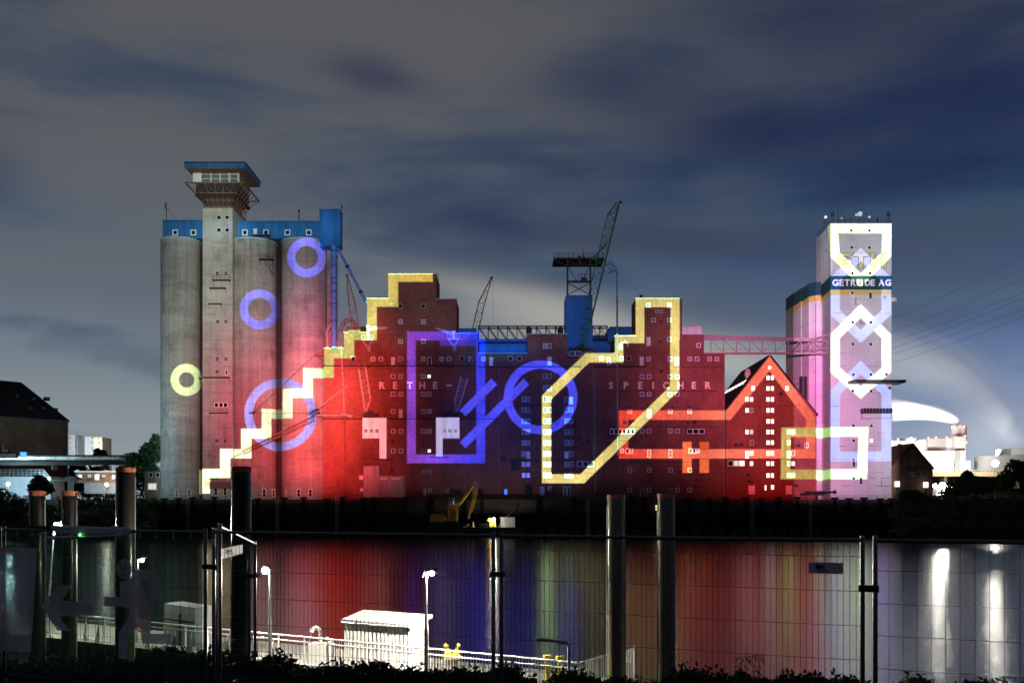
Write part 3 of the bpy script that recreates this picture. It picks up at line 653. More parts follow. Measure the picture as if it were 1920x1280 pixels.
# faint string courses and cable lines across the wall
b = MB()
for x0, x1, y in ((708, 850, 731), (1150, 1345, 732), (1115, 1358, 799), (940, 1050, 761), (940, 1030, 862), (1030, 1120, 862), (1180, 1290, 866), (1265, 1358, 687)): box('cable_tray', 'steel_dark', B, x0, y, x1, y + .9, YF - .12, .16)
for x, y0, y1 in ((935.5, 664, 940), (1116.5, 700, 925), (1358, 664, 930), (607.5, 690, 925), (1113, 690, 860)):
    MB().bar(W3(x, y0, YF - .15), W3(x, y1, YF - .15), .11, 6).build('downpipe', 'steel', B)
# walkways with railings
def walkway(x0, x1, y, drop=.25):
    b = MB(); z = wz(y, YF); xa, xb = wx(x0, YF), wx(x1, YF)
    b.box(xa, xb, YF - 1.1, YF - .01, z - drop, z)
    n = max(2, int((x1 - x0) / 13))
    for i in range(n + 1):
        x = xa + (xb - xa) * i / n; b.bar((x, YF - 1.05, z), (x, YF - 1.05, z + 1.1), .035)
    for h_ in (.55, 1.1): b.bar((xa, YF - 1.05, z + h_), (xb, YF - 1.05, z + h_), .03)
    return b.build('walkway', 'steel_dark', B)
walkway(605, 890, 685); walkway(897, 1090, 686.5); walkway(1113, 1210, 686.5); walkway(722, 933, 784); walkway(606, 682, 784)
SW = 8.0
def wrow(xs, y, **kw):
    for x in xs: window(B, x, y, **kw)
for x in (751, 794): window(B, x, 574, w=7.5, h=8, cross=(0, 0), fr=.06)
for y in (603, 640, 673): wrow((751, 794), y)
wrow((699.5, 714, 828, 842, 882, 907), 673); wrow((662, 866, 957, 974), 672, fr=.07, cross=(0, 0))
for x, y in ((737, 677.5), (921, 677.5), (805.6, 677.5), (1030.5, 676.5), (1203, 677), (1269, 677), (1216, 640), (751.5, 775)): window(B, x, y, w=7.5, h=16, cross=(0, 1), pane='frame' if x != 805.6 else 'glass', name='door')
wrow((737, 751.5, 794), 705.5); window(B, 804.5, 705.5, w=7.6, h=7.6, pane='lit')
wrow((737, 751.5, 794, 805), 738.6); wrow((737, 794, 805), 771); wrow((737.5, 751.8, 794, 805), 808)
wrow((737.5, 752), 845, pane='glass'); window(B, 794, 845, fr=.07); window(B, 805, 845, w=7.6, h=7.6, pane='lit')
for x in (794.5, 805): window(B, x, 883, w=7, h=7, fr=.07)
window(B, 796.5, 922, w=4, h=13, cross=(0, 2)); window(B, 806, 919, w=7, h=7); window(B, 838, 919, w=7, h=7, fr=.07)
dh = dict(w=7.4, h=9.6, cross=(1, 1), fr=.12)
wrow((1021.8, 1030.6), 648.5, **dh); wrow((1021.8, 1030.6), 705, **dh); wrow((1022, 1030.8), 727, **dh)
rows = (748.4, 768.2, 789, 809.7, 830, 850.5, 870, 890.6)
for i, y in enumerate(rows):
    for j, x in enumerate((982, 990.6, 1022.2, 1030.8, 1062, 1070.7)):
        if (i, j) in ((0, 5), (5, 1), (5, 4)): window(B, x, y + 2.2, w=7.4, h=13.5, cross=(0, 1), name='door', pane='frame')
        else: window(B, x, y, pane='glass', **dh)
window(B, 948.5, 922, w=6.5, h=12, cross=(1, 2)); window(B, 1016.7, 920, w=7.5, h=16, cross=(1, 1), name='door'); window(B, 1031, 915, w=7, h=8.5)
for x in (1059.5, 1066.5): window(B, x, 920, w=6.5, h=17, cross=(0, 2), name='door')
box('gate', 'steel_dark', B, 984, 908, 997, 930, YF - .2, .2)
wrow((1127.7, 1165), 672); window(B, 1141.5, 677, w=7, h=14, name='door', cross=(0, 1)); window(B, 1179, 672, fr=.07, cross=(0, 0))
wrow((1216, 1256, 1293, 1306.6, 1330.5, 1344), 672.8); window(B, 1310, 647.5); wrow((1215.6, 1255), 572); wrow((1231.6, 1240), 583.7, w=6, h=6, fr=.1)
wrow((1225, 1255), 600); window(B, 1255, 636); wrow((1203.7, 1216.8, 1256, 1269.2), 705.9); wrow((1203.7, 1216.8, 1256, 1269.4), 738.9)
wrow((1181, 1256.7, 1293), 771); window(B, 1217, 775.5, w=7, h=16, name='door', cross=(0, 1)); wrow((1204, 1217, 1256.8, 1270), 807.7)
wrow((1166.3, 1307.4), 844.7, w=7.4); wrow((1176.5, 1183.8, 1294.5, 1301.8), 845, w=7.2, h=10, cross=(0, 0))
for x in (1217, 1257): window(B, x, 850, w=7, h=15, name='door', cross=(1, 1))
wrow((1181, 1217, 1257.4, 1293.4), 881); wrow((1181, 1217, 1270, 1293), 918); window(B, 1257, 918, w=7, h=8, fr=.09); window(B, 1204, 923, w=7, h=14, name='door', cross=(0, 1), fr=.09)
def bay(parent, x0, x1, y0, y1, n, Y=YF, panes=None):
    b = MB().pbox(x0 - .8, y0 - 1.6, x1 + .8, y0, Y - 1.0, 1.0).pbox(x0 - .8, y1, x1 + .8, y1 + 1.2, Y - 1.0, 1.0).pbox(x0, y0, x1, y1, Y - .85, .85)
    z = wz(y1 + 11, Y)
    for i in range(6): x = wx(x0, Y) + (wx(x1, Y) - wx(x0, Y)) * i / 5; b.bar((x, Y - 1.9, z), (x, Y - 1.9, wz(y1 + 2, Y)), .03)
    b.bar((wx(x0, Y), Y - 1.9, wz(y1 + 2, Y)), (wx(x1, Y), Y - 1.9, wz(y1 + 2, Y)), .04); b.box(wx(x0 - 1, Y), wx(x1 + 1, Y), Y - 2, Y, z - .15, z)
    o = b.build('bay_window', 'steel_rust', parent); w = (x1 - x0) / n
    for i in range(n): window(o, x0 + w * (i + .5), (y0 + y1) / 2, Y - .86, w=w - .3, h=y1 - y0 - .5, cross=(0, 0), fr=.14, pane=(panes or ['glass'] * n)[i])
bay(B, 1143.5, 1190, 803.5, 814, 6); bay(B, 1288, 1321, 803.5, 813.5, 3); bay(B, 1082, 1113.5, 864, 875, 3)
for s_, xs in (('RETHE-', (716.6, 741, 768.4, 791.6, 816, 842)), ('SPEICHER', (1145.6, 1173.6, 1200.5, 1224.6, 1249, 1275.8, 1301, 1327.4))):
    for ch, x in zip(s_, xs): text(B, ch, x, 722.3, YF, 13.2 if ch != '-' else 2.8, 'letter', wpx=10.2 if ch == '-' else None, off=.03)
# wall lamps, vents and patches of fixtures
for x, y, s_ in ((692, 686, .35), (848, 686, .4), (1181, 763, .28), (1260, 764, .28), (1293, 762, .28), (1240, 695, .35), (1238, 640, .3), (1290, 792, .3), (1302, 791, .45), (1239, 603, .25), (1103, 826, .3), (1045, 794, .5), (1046, 702, .4), (1085, 824, .35), (1306, 899, .4), (1303, 910, .4), (1171.5, 791, .5), (944, 860, .4)):
    MB().box(wx(x, YF) - s_, wx(x, YF) + s_, YF - .35, YF, wz(y, YF) - s_, wz(y, YF) + s_ * .8).build('wall_fixture', 'steel_dark', B)
o = box('wall_panel', 'quay_top', B, 958, 860, 972, 882, YF - .25, .25)
b = MB()
for y in range(600, 559, -1): pass
for x in (819.5, 822): b.bar(W3(x, 560, 251), W3(x, 515, 251), .06)
for y in range(515, 560, 3): b.bar(W3(819.5, y, 251), W3(822, y, 251), .04)
b.bar(W3(819, 514, 251), W3(821, 511.5, 251), .05).bar(W3(821, 511.5, 251), W3(823, 514, 251), .05); b.build('ladder', 'steel_dark', B)

# sheds and gantries on the roof (parts of the warehouse)
rs = MB().pbox(893, 645, 991, 664, 262, 10).build('roof_shed', 'blue_sheet', B)
MB().pbox(857, 615, 893, 626, 256, 8).build('roof_shed', 'blue_sheet', B); MB().pprism([(1140, 640), (1140, 616), (1144, 612), (1186, 612), (1186, 640)], 258, 8).build('roof_shed', 'blue_sheet', B)
MB().pbox(1064, 628, 1153, 665, 262, 8).build('roof_shed', 'blue_sheet', B); MB().pbox(1279, 612.5, 1315, 628, 252, 8).build('roof_shed', 'white_sheet', B); MB().pbox(1278.5, 611.3, 1315.5, 612.5, 251.8, 8.4).build('roof_shed', 'cornice', B)
def truss(name, parent, x0, x1, yt, yb_, Y, depth, n, r, m, zig=0):
    b = MB(); za_, zb_ = wz(yt, Y), wz(yb_, Y); xa, xb = wx(x0, Y), wx(x1, Y)
    for y in (Y, Y + depth):
        b.bar((xa, y, za_), (xb, y, za_), r * 1.7); b.bar((xa, y, zb_), (xb, y, zb_), r * 1.7)
        for i in range(n + 1):
            x = xa + (xb - xa) * i / n; b.bar((x, y, za_), (x, y, zb_), r)
            if i < n:
                x2 = xa + (xb - xa) * (i + 1) / n; up = i >= n * zig if zig else False
                b.bar((x, y, zb_ if up else za_), (x2, y, za_ if up else zb_), r)
    for i in range(n + 1): x = xa + (xb - xa) * i / n; b.bar((x, Y, zb_), (x, Y + depth, zb_), r); b.bar((x, Y, za_), (x, Y + depth, za_), r)
    return b.build(name, m, parent)
truss('roof_gantry', B, 897, 1060, 611.5, 636.5, 255, 3, 9, .13, 'steel_dark'); truss('roof_gantry', B, 1111, 1139, 611.5, 634, 255, 3, 2, .13, 'steel_dark')
MB().pbox(892, 636.5, 1062, 640, 254.5, 4).build('gantry_deck', 'blue_sheet', B)
for x in (992, 1051): MB().bar(W3(x, 626, 252), W3(x, 618, 252), .7, 10).ball(W3(x, 618, 252), .75, 10).build('roof_vent', 'steel_dark', B)
MB().pbox(669, 612, 684, 620, 254, 2).build('roof_vent', 'steel_dark', B)

# ------------------------------------------------------------------ gabled warehouse
G = thing('gabled_warehouse', 'red brick gabled warehouse with columns of lit white windows beside the pale tower', 'warehouse', (wx(1445, YF), YF, ZQ))
DG = 30
MB().pprism([(1360.5, 945), (1360.5, 770.5), (1443, 667.5), (1530, 776), (1530, 945)], YF, DG).build('gable_wall', 'brick_gable', G)
def roofslope(pa, pb, t=.35, Y=YF, d=DG, over=.3):
    a, c = W3(*pa, Y), W3(*pb, Y); n_ = (c - a); nn = Vector((-n_.z, 0, n_.x)).normalized()
    if nn.z < 0: nn = -nn
    q = MB(); pts = [(a.x, a.z), (c.x, c.z), (c.x + nn.x * t, c.z + nn.z * t), (a.x + nn.x * t, a.z + nn.z * t)]
    return q.prism(pts, Y - over, Y + d)
rf = roofslope((1359.5, 772), (1443, 667.3)).build('roof', 'dark_sheet', G); roofslope((1443, 667.3), (1532, 778.5)).build('roof', 'dark_sheet', G)
# skylight strip on the visible left slope
q = MB(); a, c = W3(1359.5, 772, YF), W3(1443, 667.3, YF); n_ = Vector((-(c - a).z, 0, (c - a).x)).normalized(); n_ = n_ if n_.z > 0 else -n_
o_ = a.lerp(c, .52) + n_ * .42; o2 = a.lerp(c, .60) + n_ * .42
for i in range(7):
    y0 = YF + 4 + i * 3.6; MB().add([(o_.x, y0, o_.z), (o_.x, y0 + 2.3, o_.z), (o2.x, y0 + 2.3, o2.z), (o2.x, y0, o2.z)], [(0, 1, 2, 3)]).build('skylight', 'lit', rf)
MB().bar(W3(1402, 700, 256), W3(1402, 692, 256), .9, 12, .6).bar(W3(1402, 714, 256), W3(1402, 700, 256), .35, 10, .9).build('cyclone_vent', 'cornice', G, True)
lw = dict(w=6.6, h=9.0, pane='lit', cross=(0, 0), fr=.09)
for y in (708, 728, 748.5, 769, 789.6, 809.5, 829.4, 849.5, 868.7, 891):
    for x in (1439.8, 1448): window(G, x, y, **lw)
window(G, 1435.3, 914, w=4, h=10, pane='lit', cross=(0, 0), fr=.08); window(G, 1448.3, 913, **lw)
MB().bar((wx(1443, YF), YF - .05, wz(689, YF)), (wx(1443, YF), YF, wz(689, YF)), .43, 14).build('round_window', 'lit', G)
window(G, 1412, 728, **lw); window(G, 1475.5, 728, **lw)
for x, y, p_ in ((1400.6, 748.5, 'lit'), (1409, 748.5, 'lit'), (1400.6, 769, 'lit'), (1409, 769, 'glass'), (1400.6, 809.5, 'lit'), (1409, 809.5, 'lit_dim'), (1409.2, 829.4, 'glass'), (1409, 849, 'lit_dim'), (1409, 868.7, 'lit'),
                 (1479, 809.5, 'lit'), (1487, 809.5, 'lit'), (1479, 829.4, 'lit_dim'), (1487, 849.5, 'glass'), (1479, 869, 'lit_dim'), (1487, 868.7, 'lit'), (1479, 890.6, 'lit_dim'), (1487, 890.6, 'lit_dim'), (1512, 834.5, 'glass')):
    window(G, x, y, w=7, h=9.2, pane=p_, cross=(1, 1) if p_ != 'lit' else (0, 0), fr=.11)
for x in (1400.8, 1479): window(G, x, 852, w=7, h=14, pane='frame', name='door', cross=(0, 1))
for x in (1409.3, 1479.3): window(G, x, 918, w=12, h=16.5, pane='frame', name='door', cross=(0, 1))
bay(G, 1364, 1396.5, 862.5, 874, 3, panes=['glass', 'lit_dim', 'lit'])
for x, y in ((1454, 790.5),): MB().bar(W3(x, y, YF - .3), W3(1477, y + .3, YF - .3), .22, 8).build('hoist_beam', 'steel', G)
for x0, x1, y in ((1388, 1428, 759.5), (1443, 1500, 759), (1362, 1530, 860)): box('cable_tray', 'steel_dark', G, x0, y, x1, y + .9, YF - .12, .12)
for x, y in ((1380, 834), (1390, 833), (1497, 835), (1403, 890), (1405, 902), (1493, 910), (1464, 738)): MB().box(wx(x, YF) - .4, wx(x, YF) + .4, YF - .35, YF, wz(y, YF) - .35, wz(y, YF) + .35).build('wall_fixture', 'steel_dark', G)
MB().bar(W3(1530.8, 780, YF), W3(1530.8, 930, YF), .12, 6).build('downpipe', 'steel', G)
t_ = MB().bar(W3(1506, 748, 260), W3(1506, 706, 260), 1.0, 12).build('dark_chimney', 'steel_dark', G)
MB().bar(W3(1488, 719, 260), W3(1504, 717, 260), .07).build('stay', 'steel_dark', t_)

# ------------------------------------------------------------------ pale tower silo on the right
H = thing('tower_silo', 'tall pale tower silo with white and dark lettering bands and aerials on its roof', 'silo', (wx(1612, YF), 254, ZQ))
def hw(name, m, x0, y0, x1, y1, Y, d): return box(name, m, H, x0, y0, x1, y1, Y, d)
YG = 248.0
shaft = MB(); 
def gth(z0, z1, name, m, g_=0.):
    fl = [(wx(1557.5, YG) - g_, YG - g_), (wx(1671.5, YG) + g_, YG - g_), (wx(1671.5, YG) + g_, YG + 14), (wx(1543, 256.5) - g_, YG + 14), (wx(1543, 256.5) - g_, 256.5 - g_)]
    return MB().zprism(fl, z0, z1).build(name, m, H)
gth(ZQ, wz(564 - 11, YG), 'shaft', 'gth_white'); gth(wz(564 - 11, YG), wz(543, YG), 'yellow_band', 'band_yellow', .004); gth(wz(543, YG), wz(517, YG), 'green_band', 'band_green', .02); gth(wz(517, YG), wz(420, YG), 'upper_shaft', 'gth_white')
gth(wz(420, YG), wz(418.5, YG), 'parapet', 'cornice', .12)
# stepped silo bays behind
for (xa, xb, Y, yt) in ((1521, 1546, 258, 528), (1505, 1523, 265, 538), (1490.5, 1507, 272, 547)):
    x0, x1 = wx(xa, Y), wx(xb, Y); c = min(2.6, (x1 - x0) * .6)
    def bay_(z0, z1, m, g_=0):
        fl = [(x0 - g_, Y + 9), (x0 - g_, Y + c), (x0 + c * .55, Y - g_), (x1 + 1 + g_, Y - g_), (x1 + 1 + g_, Y + 9)]
        return MB().zprism(fl, z0, z1).build('silo_bay', m, H)
    z_ = wz(yt, Y); bay_(ZQ, z_ - 5.0, 'gth_white'); bay_(z_ - 5.0, z_ - 3.5, 'band_yellow', .01); bay_(z_ - 3.5, z_, 'band_green', .03)
for x in (1530, 1514): MB().bar(W3(x, 560, 257.5 if x > 1520 else 264), W3(x, 930, 257.5 if x > 1520 else 264), .08).build('downpipe', 'steel', H)
hw('connecting_wall', 'gth_white', 1530, 570, 1560, 935, 257.5, 4)
w_ = dict(w=6.6, h=6.8, cross=(0, 0), fr=.13)
for x, y in ((1596, 432.5), (1630, 432.5), (1596.7, 464), (1630, 464.5), (1598, 512.5), (1631, 512.5), (1598, 549), (1598.5, 604), (1632.4, 604), (1599, 645), (1632.4, 645.3), (1600, 702), (1632.8, 702), (1599, 732.5), (1633, 732.8), (1600, 797.7), (1633.8, 798), (1600, 862), (1600.6, 896)): window(H, x, y, YG - .02, **w_)
window(H, 1600.4, 825.5, YG - .02, **w_); window(H, 1633.8, 825.7, YG - .02, w=6.8, h=7.6, cross=(0, 0), pane='lit', fr=.1); window(H, 1662, 701.5, YG - .02, w=6, h=6, cross=(0, 0), fr=.08)
for x, y in ((1632, 554), (1601, 869), (1614.3, 901)): window(H, x, y, YG - .02, w=6.5, h=13, cross=(0, 2), name='door', fr=.1)
for x, y in ((1548.5, 431), (1548.5, 440), (1548.5, 468), (1549, 514)):
    MB().box(wx(x, 254) - .3, wx(x, 254) + .3, 251.6, 253, wz(y, 252) - .5, wz(y, 252) + .5).build('vent', 'steel_dark', H)
# lettering
for ch, x, w in (('G', 1582.5, 29), ('T', 1614, 29), ('H', 1646.5, 30)):
    text(H, ch, x, 488.5, YG, 29.9, 'black', 'letter_outline', wpx=w + .5, off=.07, depth=.06); text(H, ch, x, 488.5, YG - .07, 28.8, 'gth_yellow', 'letter', wpx=w - .9, off=.045, depth=.1)
xs = (1566.3, 1577.6, 1588.2, 1599.6, 1609.8, 1616.4, 1626.6, 1636, 1652.5, 1665)
for ch, x, w in zip('GETREIDEAG', xs, (11.6, 7.8, 9.2, 9.6, 7.4, 2.4, 10.2, 7.8, 11.2, 11)): text(H, ch, x, 530, YG - .02, 12.2, 'sign_white', wpx=w, off=.035)
# fittings on the tower
cn = MB().box(wx(1595, 246), wx(1695, 246), 244.6, 250, wz(718, 246), wz(713, 246)).build('canopy_beam', 'steel_dark', H)
b = MB().pbox(1618, 765, 1674, 774, YG - 1.8, 1.8); o = b.build('glazed_balcony', 'steel_dark', H); MB().pbox(1618, 775, 1674, 783.5, YG - 1.6, 1.6).build('balcony_base', 'gth_white', H)
for i in range(10): box('balcony_post', 'steel', o, 1618 + i * 6.1, 765.5, 1618.6 + i * 6.1, 773.5, YG - 1.95, .14)
MB().pbox(1606, 556, 1616, 570, YG - 1.6, 1.6).build('hoist_housing', 'gth_white', H)
MB().bar(W3(1659, 557, YG - .3), W3(1659, 557, YG), .5, 12).build('wall_lamp', 'blue_steel', H)
MB().pbox(1669, 557.5, 1682, 565, 250, 2).build('side_box', 'gth_white', H)
MB().bar(W3(1668, 727, YG - .2), W3(1668, 727, YG - .9), .35, 10).build('wall_lamp', 'steel_dark', H)
b = MB().bar(W3(1614, 606, YG - 1), W3(1620, 606, YG - 1), .08).bar(W3(1614, 600, YG - .2), W3(1614, 607, YG - .2), .1).bar(W3(1614, 606, YG), W3(1614, 606, YG - 1), .06); b.build('bracket', 'steel_dark', H)
b = MB()
for p0, p1 in (((1653, 896), (1653, 911)), ((1653, 896), (1673, 895)), ((1641, 910.5), (1674, 911)), ((1627, 894), (1643, 896)), ((1622, 865), (1638, 862))): b.bar(W3(*p0, YG - .12), W3(*p1, YG - .12), .05)
b.build('conduit', 'steel_dark', H)
b = MB(); zt_ = wz(419, YG)
ring_ = [(wx(1558, YG), YG + .2), (wx(1671, YG), YG + .2), (wx(1671, YG), YG + 13), (wx(1543, 256.5), YG + 13), (wx(1543, 256.5), 256.5)]
for (x0, y0), (x1, y1) in zip(ring_, ring_[1:] + ring_[:1]):
    n = max(2, int(math.hypot(x1 - x0, y1 - y0) / 1.6))
    for i in range(n): t = i / n; b.bar((x0 + (x1 - x0) * t, y0 + (y1 - y0) * t, zt_), (x0 + (x1 - x0) * t, y0 + (y1 - y0) * t, zt_ + 1.15), .035)
    for h_ in (.4, .8, 1.15): b.bar((x0, y0, zt_ + h_), (x1, y1, zt_ + h_), .03)
b.build('roof_railing', 'steel_dark', H)
for x, y0, n_, dish in ((1561, 396, 3, 0), (1571.5, 386, 1, 0), (1595, 407, 1, 0), (1612.5, 395, 2, 1.), (1585, 407, 1, 0), (1645, 408, 1, 0), (1646.5, 409, 2, 0), (1666, 396, 3, 0), (1548, 410, 2, .5), (1630, 407, 1, .35)):
    b = MB(); Y = YG + 1.2; b.bar(W3(x, 419, Y), W3(x, y0, Y), .07, 5)
    for i in range(n_ - 1): b.pbox(x - 2.6 + 4 * i, y0 + 2, x - .9 + 4 * i, y0 + 10, Y - .25, .25)
    if n_ == 1 and x < 1580: b.bar(W3(x, 397, Y), W3(x + 6, 396, Y), .04).bar(W3(x + 6, 398, Y), W3(x + 6, 391, Y), .05)
    o = b.build('aerial', 'steel_dark', H)
    if dish: MB().bar(W3(x, 401 if dish == 1. else 407, Y - .5), W3(x, 401 if dish == 1. else 407, Y - .3), .45 * dish + .15, 14).build('dish', 'white_paint', o)
MB().bar(W3(1605.5, 403, YG + .5), W3(1605.5, 403, YG + .7), .3, 12).build('dish', 'white_paint', H); MB().bar(W3(1578, 409, YG + .5), W3(1578, 409, YG + .7), .2, 10).build('dish', 'white_paint', H)

# ------------------------------------------------------------------ conveyor bridge between warehouse and tower
C = thing('conveyor_bridge', 'lattice conveyor bridge spanning from the brick warehouse to the pale tower', 'bridge', (wx(1435, 252), 252, wz(664, 252)))
YB = 251.0
b = MB(); n = 9
def tz(t): return 634.5 + 7 * t * 0.35
for y in (YB, YB + 3.2):
    for i in range(n + 1):
        x = 1333 + (1550 - 1333) * i / n; b.bar(W3(x, 637 + i * .3, y), W3(x, 661, y), .13)
        if i < n:
            x2 = 1333 + (1550 - 1333) * (i + 1) / n; a_, c_ = (637, 661) if i < 4 else (661, 637)
            b.bar(W3(x, a_, y), W3(x2, c_, y), .09); b.bar(W3(x, a_ - 0, y), W3(x + 3, a_, y), .09)
    b.bar(W3(1320, 636, y), W3(1551, 639.5, y), .2); b.bar(W3(1320, 662.5, y), W3(1551, 662.5, y), .32); b.bar(W3(1333, 655, y), W3(1551, 655, y), .05)
b.build('truss_frame', 'pink_steel', C)
MB().add([W3(1320, 627, YB - .2), W3(1520, 634, YB - .2), W3(1520, 637.5, YB - .2), W3(1320, 635, YB - .2), W3(1320, 627, YB + 3.4), W3(1520, 634, YB + 3.4), W3(1520, 637.5, YB + 3.4), W3(1320, 635, YB + 3.4)], [(0, 3, 2, 1), (4, 5, 6, 7), (0, 1, 5, 4), (3, 7, 6, 2), (1, 2, 6, 5), (0, 4, 7, 3)]).build('conveyor_housing', 'pink_steel', C)
b = MB(); b.lattice(W3(1520, 648, YB + 1.6), W3(1551, 641, YB + 1.6), 2.6, 3.4, 3, .08); b.bar(W3(1520, 634, YB), W3(1551, 629, YB), .12); b.build('end_frame', 'pink_steel', C)
MB().box(wx(1320, YB), wx(1551, YB), YB + .2, YB + 3, wz(661, YB), wz(660, YB)).build('deck', 'pink_steel', C)
b = MB()
for i in range(40): x = 1322 + i * 5.7; b.bar(W3(x, 660, YB - .1), W3(x, 652.5, YB - .1), .03)
for i in range(24): x = 1322 + i * 8.3; b.bar(W3(x, 628 + i * .28, YB - .1), W3(x, 634.5 + i * .12, YB - .1), .04)
b.bar(W3(1321, 652.5, YB - .1), W3(1550, 652.5, YB - .1), .035); b.build('railing', 'pink_steel', C)

# ------------------------------------------------------------------ cranes and gear on the warehouse front
def wall_crane(label, body, leg, wins, boom, base, topm):
    Y = YF - 2.6
    t = thing('wall_crane', label, 'crane', (wx(sum(body[::2]) / 2, Y), YF, wz(body[3], Y)), None)
    cabn = MB().pbox(body[0], body[1], body[2], body[3], Y, 2.6).build('cabin', 'white_sheet', t); MB().pbox(leg[0], body[3], leg[1], leg[2], Y + .1, 2.4).build('leg_duct', 'white_sheet', t)
    for x in wins: window(cabn, x, 807.5, Y, w=7.6, h=7.4, cross=(0, 0), fr=.05, pane='dull_glass')
    b = MB().pbox(base[0] - 2, base[1], base[0] + 26, body[1], Y + .2, 2).pbox(base[0] + 4, base[1] - 6, base[0] + 14, base[1], Y + .4, 1.6)
    b.bar(W3(body[0] + 4, body[1], Y), W3(body[0] + 4, body[1] - 9, Y), .04).bar(W3(body[2] - 3, body[1], Y), W3(body[2] - 3, body[1] - 9, Y), .04).bar(W3(body[0] + 4, body[1] - 9, Y), W3(body[2] - 3, body[1] - 9, Y), .04)
    b.build('slewing_gear', 'steel_dark', t)
    q = MB(); x0, x1 = leg[0] - 3, leg[1] + 9; z = wz(leg[2], Y); q.box(wx(x0 - 8, Y), wx(x1, Y), Y - .3, Y + 2.6, z - .15, z)
    for x in (x0 - 8, x0, x1): q.bar((wx(x, Y), Y - .3, z), (wx(x, Y), Y - .3, z + 1.2), .035)
    q.bar((wx(x0 - 8, Y), Y - .3, z + 1.2), (wx(x0, Y), Y - .3, z + 1.2), .035); q.build('landing', 'steel_dark', t)
    p = [W3(*c, Y - .8) for c in boom[:-1]]; ws = boom[-1]
    MB().lattice(p[0], p[1], ws[0], ws[1], 2, .04, .085).lattice(p[1], p[2], ws[1], ws[1], 5, .045, .10).build('boom', 'boom_paint', t)
    MB().lattice(p[2], p[3], ws[1], ws[2], 8, .045, .09).lattice(p[3], p[4], ws[2], .25, 2, .05, .09).ball(p[4], .35, 8).build('boom_tip', topm, t)
    return t
ca = wall_crane('white wall crane with reddish lattice boom reaching past the stepped tower', (679.5, 783, 724.5, 822), (711.5, 724.3, 860), (685.8, 696.5, 707), [(685.5, 771), (688, 748), (679, 690), (660, 570), (650.8, 516), (.4, 1.75, 1.6)], (683, 775), 'steel_rust')
cb_ = wall_crane('white wall crane with green tipped boom leaning right over the dark middle', (817.2, 782.5, 861.5, 822), (817.5, 830, 855.5), (834, 844, 854), [(857, 771), (858.5, 752), (871, 707), (903, 568), (921.8, 520.5), (.4, 1.6, 1.5)], (832, 774), 'green_steel')
MB().bar(W3(924.3, 521, YF - 3.4), W3(924.3, 611, YF - 3.4), .03).build('hoist_rope', 'steel_dark', cb_)
def davit(label, mx, my0, my1, tip, m, side):
    Y = YF - 1.6
    t = thing('davit_hoist', label, 'hoist', (wx(mx, Y), YF, wz(my1, Y)), 'davit hoists on the warehouse front')
    MB().bar(W3(mx, my1, Y), W3(mx, my0, Y), .32, 8).bar(W3(mx, my0 + 6, Y), W3(mx, my0 + 2, Y), .55, 8).build('mast', m, t)
    a = W3(mx, my0 + 8, Y); MB().lattice(a, W3(*tip, Y), .5, .25, 6, .03, .06).bar(W3(mx, my0 + 2, Y), W3(*tip, Y), .05).build('arm', m, t)
    b = MB(); z = wz(my1, Y); xa, xb = wx(mx - 10.5, Y), wx(mx + 10.5, Y); b.box(xa, xb, Y - 1, Y + 1.6, z - .2, z)
    for i in range(5): x = xa + (xb - xa) * i / 4; b.bar((x, Y - 1, z), (x, Y - 1, z + 1.1), .035)
    for h_ in (.5, 1.1): b.bar((xa, Y - 1, z + h_), (xb, Y - 1, z + h_), .03)
    b.bar((xa, Y - .8, z), W3(mx + .5, my1 + 14, YF - .2), .12).bar((xb, Y - .8, z), W3(mx + .5, my1 + 14, YF - .2), .12); b.build('platform', m, t)
    MB().pbox(mx - 1, my1 + 13, mx + 5, my1 + 22, YF - .8, .8).build('winch_box', 'pink_steel', t)
davit('small davit hoist left of the stepped tower with its arm pointing right', 690, 609, 637.5, (725, 614.5), 'davit', 1)
davit('small white davit hoist right of the stepped tower with its arm pointing left', 850.5, 619.5, 635.5, (817.5, 615), 'davit', -1)
t = thing('rooftop_winch', 'small pale winch frame on the roof step left of the right-hand tower', 'hoist', (wx(1169, 249), 249, wz(655, 249)))
b = MB().pbox(1164, 641, 1178, 643, YF - 2, 2).pbox(1163, 643, 1165, 654, YF - 1.6, .5).pbox(1176, 643, 1178, 650, YF - 1.6, .5); b.build('frame', 'davit', t)
MB().pbox(1160, 645, 1167, 655, YF - 1.4, 1.4).bar(W3(1172, 638, YF - 1), W3(1172, 641, YF - 1), .25, 8).build('motor', 'davit', t)

# suction arch with telescopic tube
t = thing('suction_unloader', 'rusty suction unloader with lattice arch and long tube hanging down the wall', 'crane', (wx(660, 250), 250, wz(653, 250)))
b = MB(); Y = YF - 1.2; pts = [(638, 622), (644, 604), (656, 598.5), (667, 605), (670, 622)]
for a, c in zip(pts, pts[1:]): b.lattice(W3(*a, Y), W3(*c, Y), .8, .8, 3, .05, .09)
b.build('arch_frame', 'steel_rust', t)
b = MB().path([W3(638, 622, Y), W3(640, 660, Y), W3(643, 712, Y), W3(645.5, 780, Y)], .24, 8).build('upper_tube', 'pink_steel', t); MB().path([W3(645.5, 780, Y), W3(648, 858, Y)], .19, 8).bar(W3(648, 880, Y), W3(648.4, 912, Y), .24, 8).bar(W3(647.8, 858, Y), W3(648, 880, Y), .15, 8).build('lower_tube', 'steel_rust', t)
for y in (637, 666, 693, 725, 741): MB().bar(W3(640.5 + (y - 660) * .045, y, Y), W3(640.6 + (y - 660) * .045, y + 1.5, Y), .36, 8).build('flange', 'steel_rust', t)
MB().pbox(649, 612, 676, 618, YF - 1, 2).pbox(653, 618, 672, 623, YF - .6, 1).build('winch_house', 'steel_rust', t)
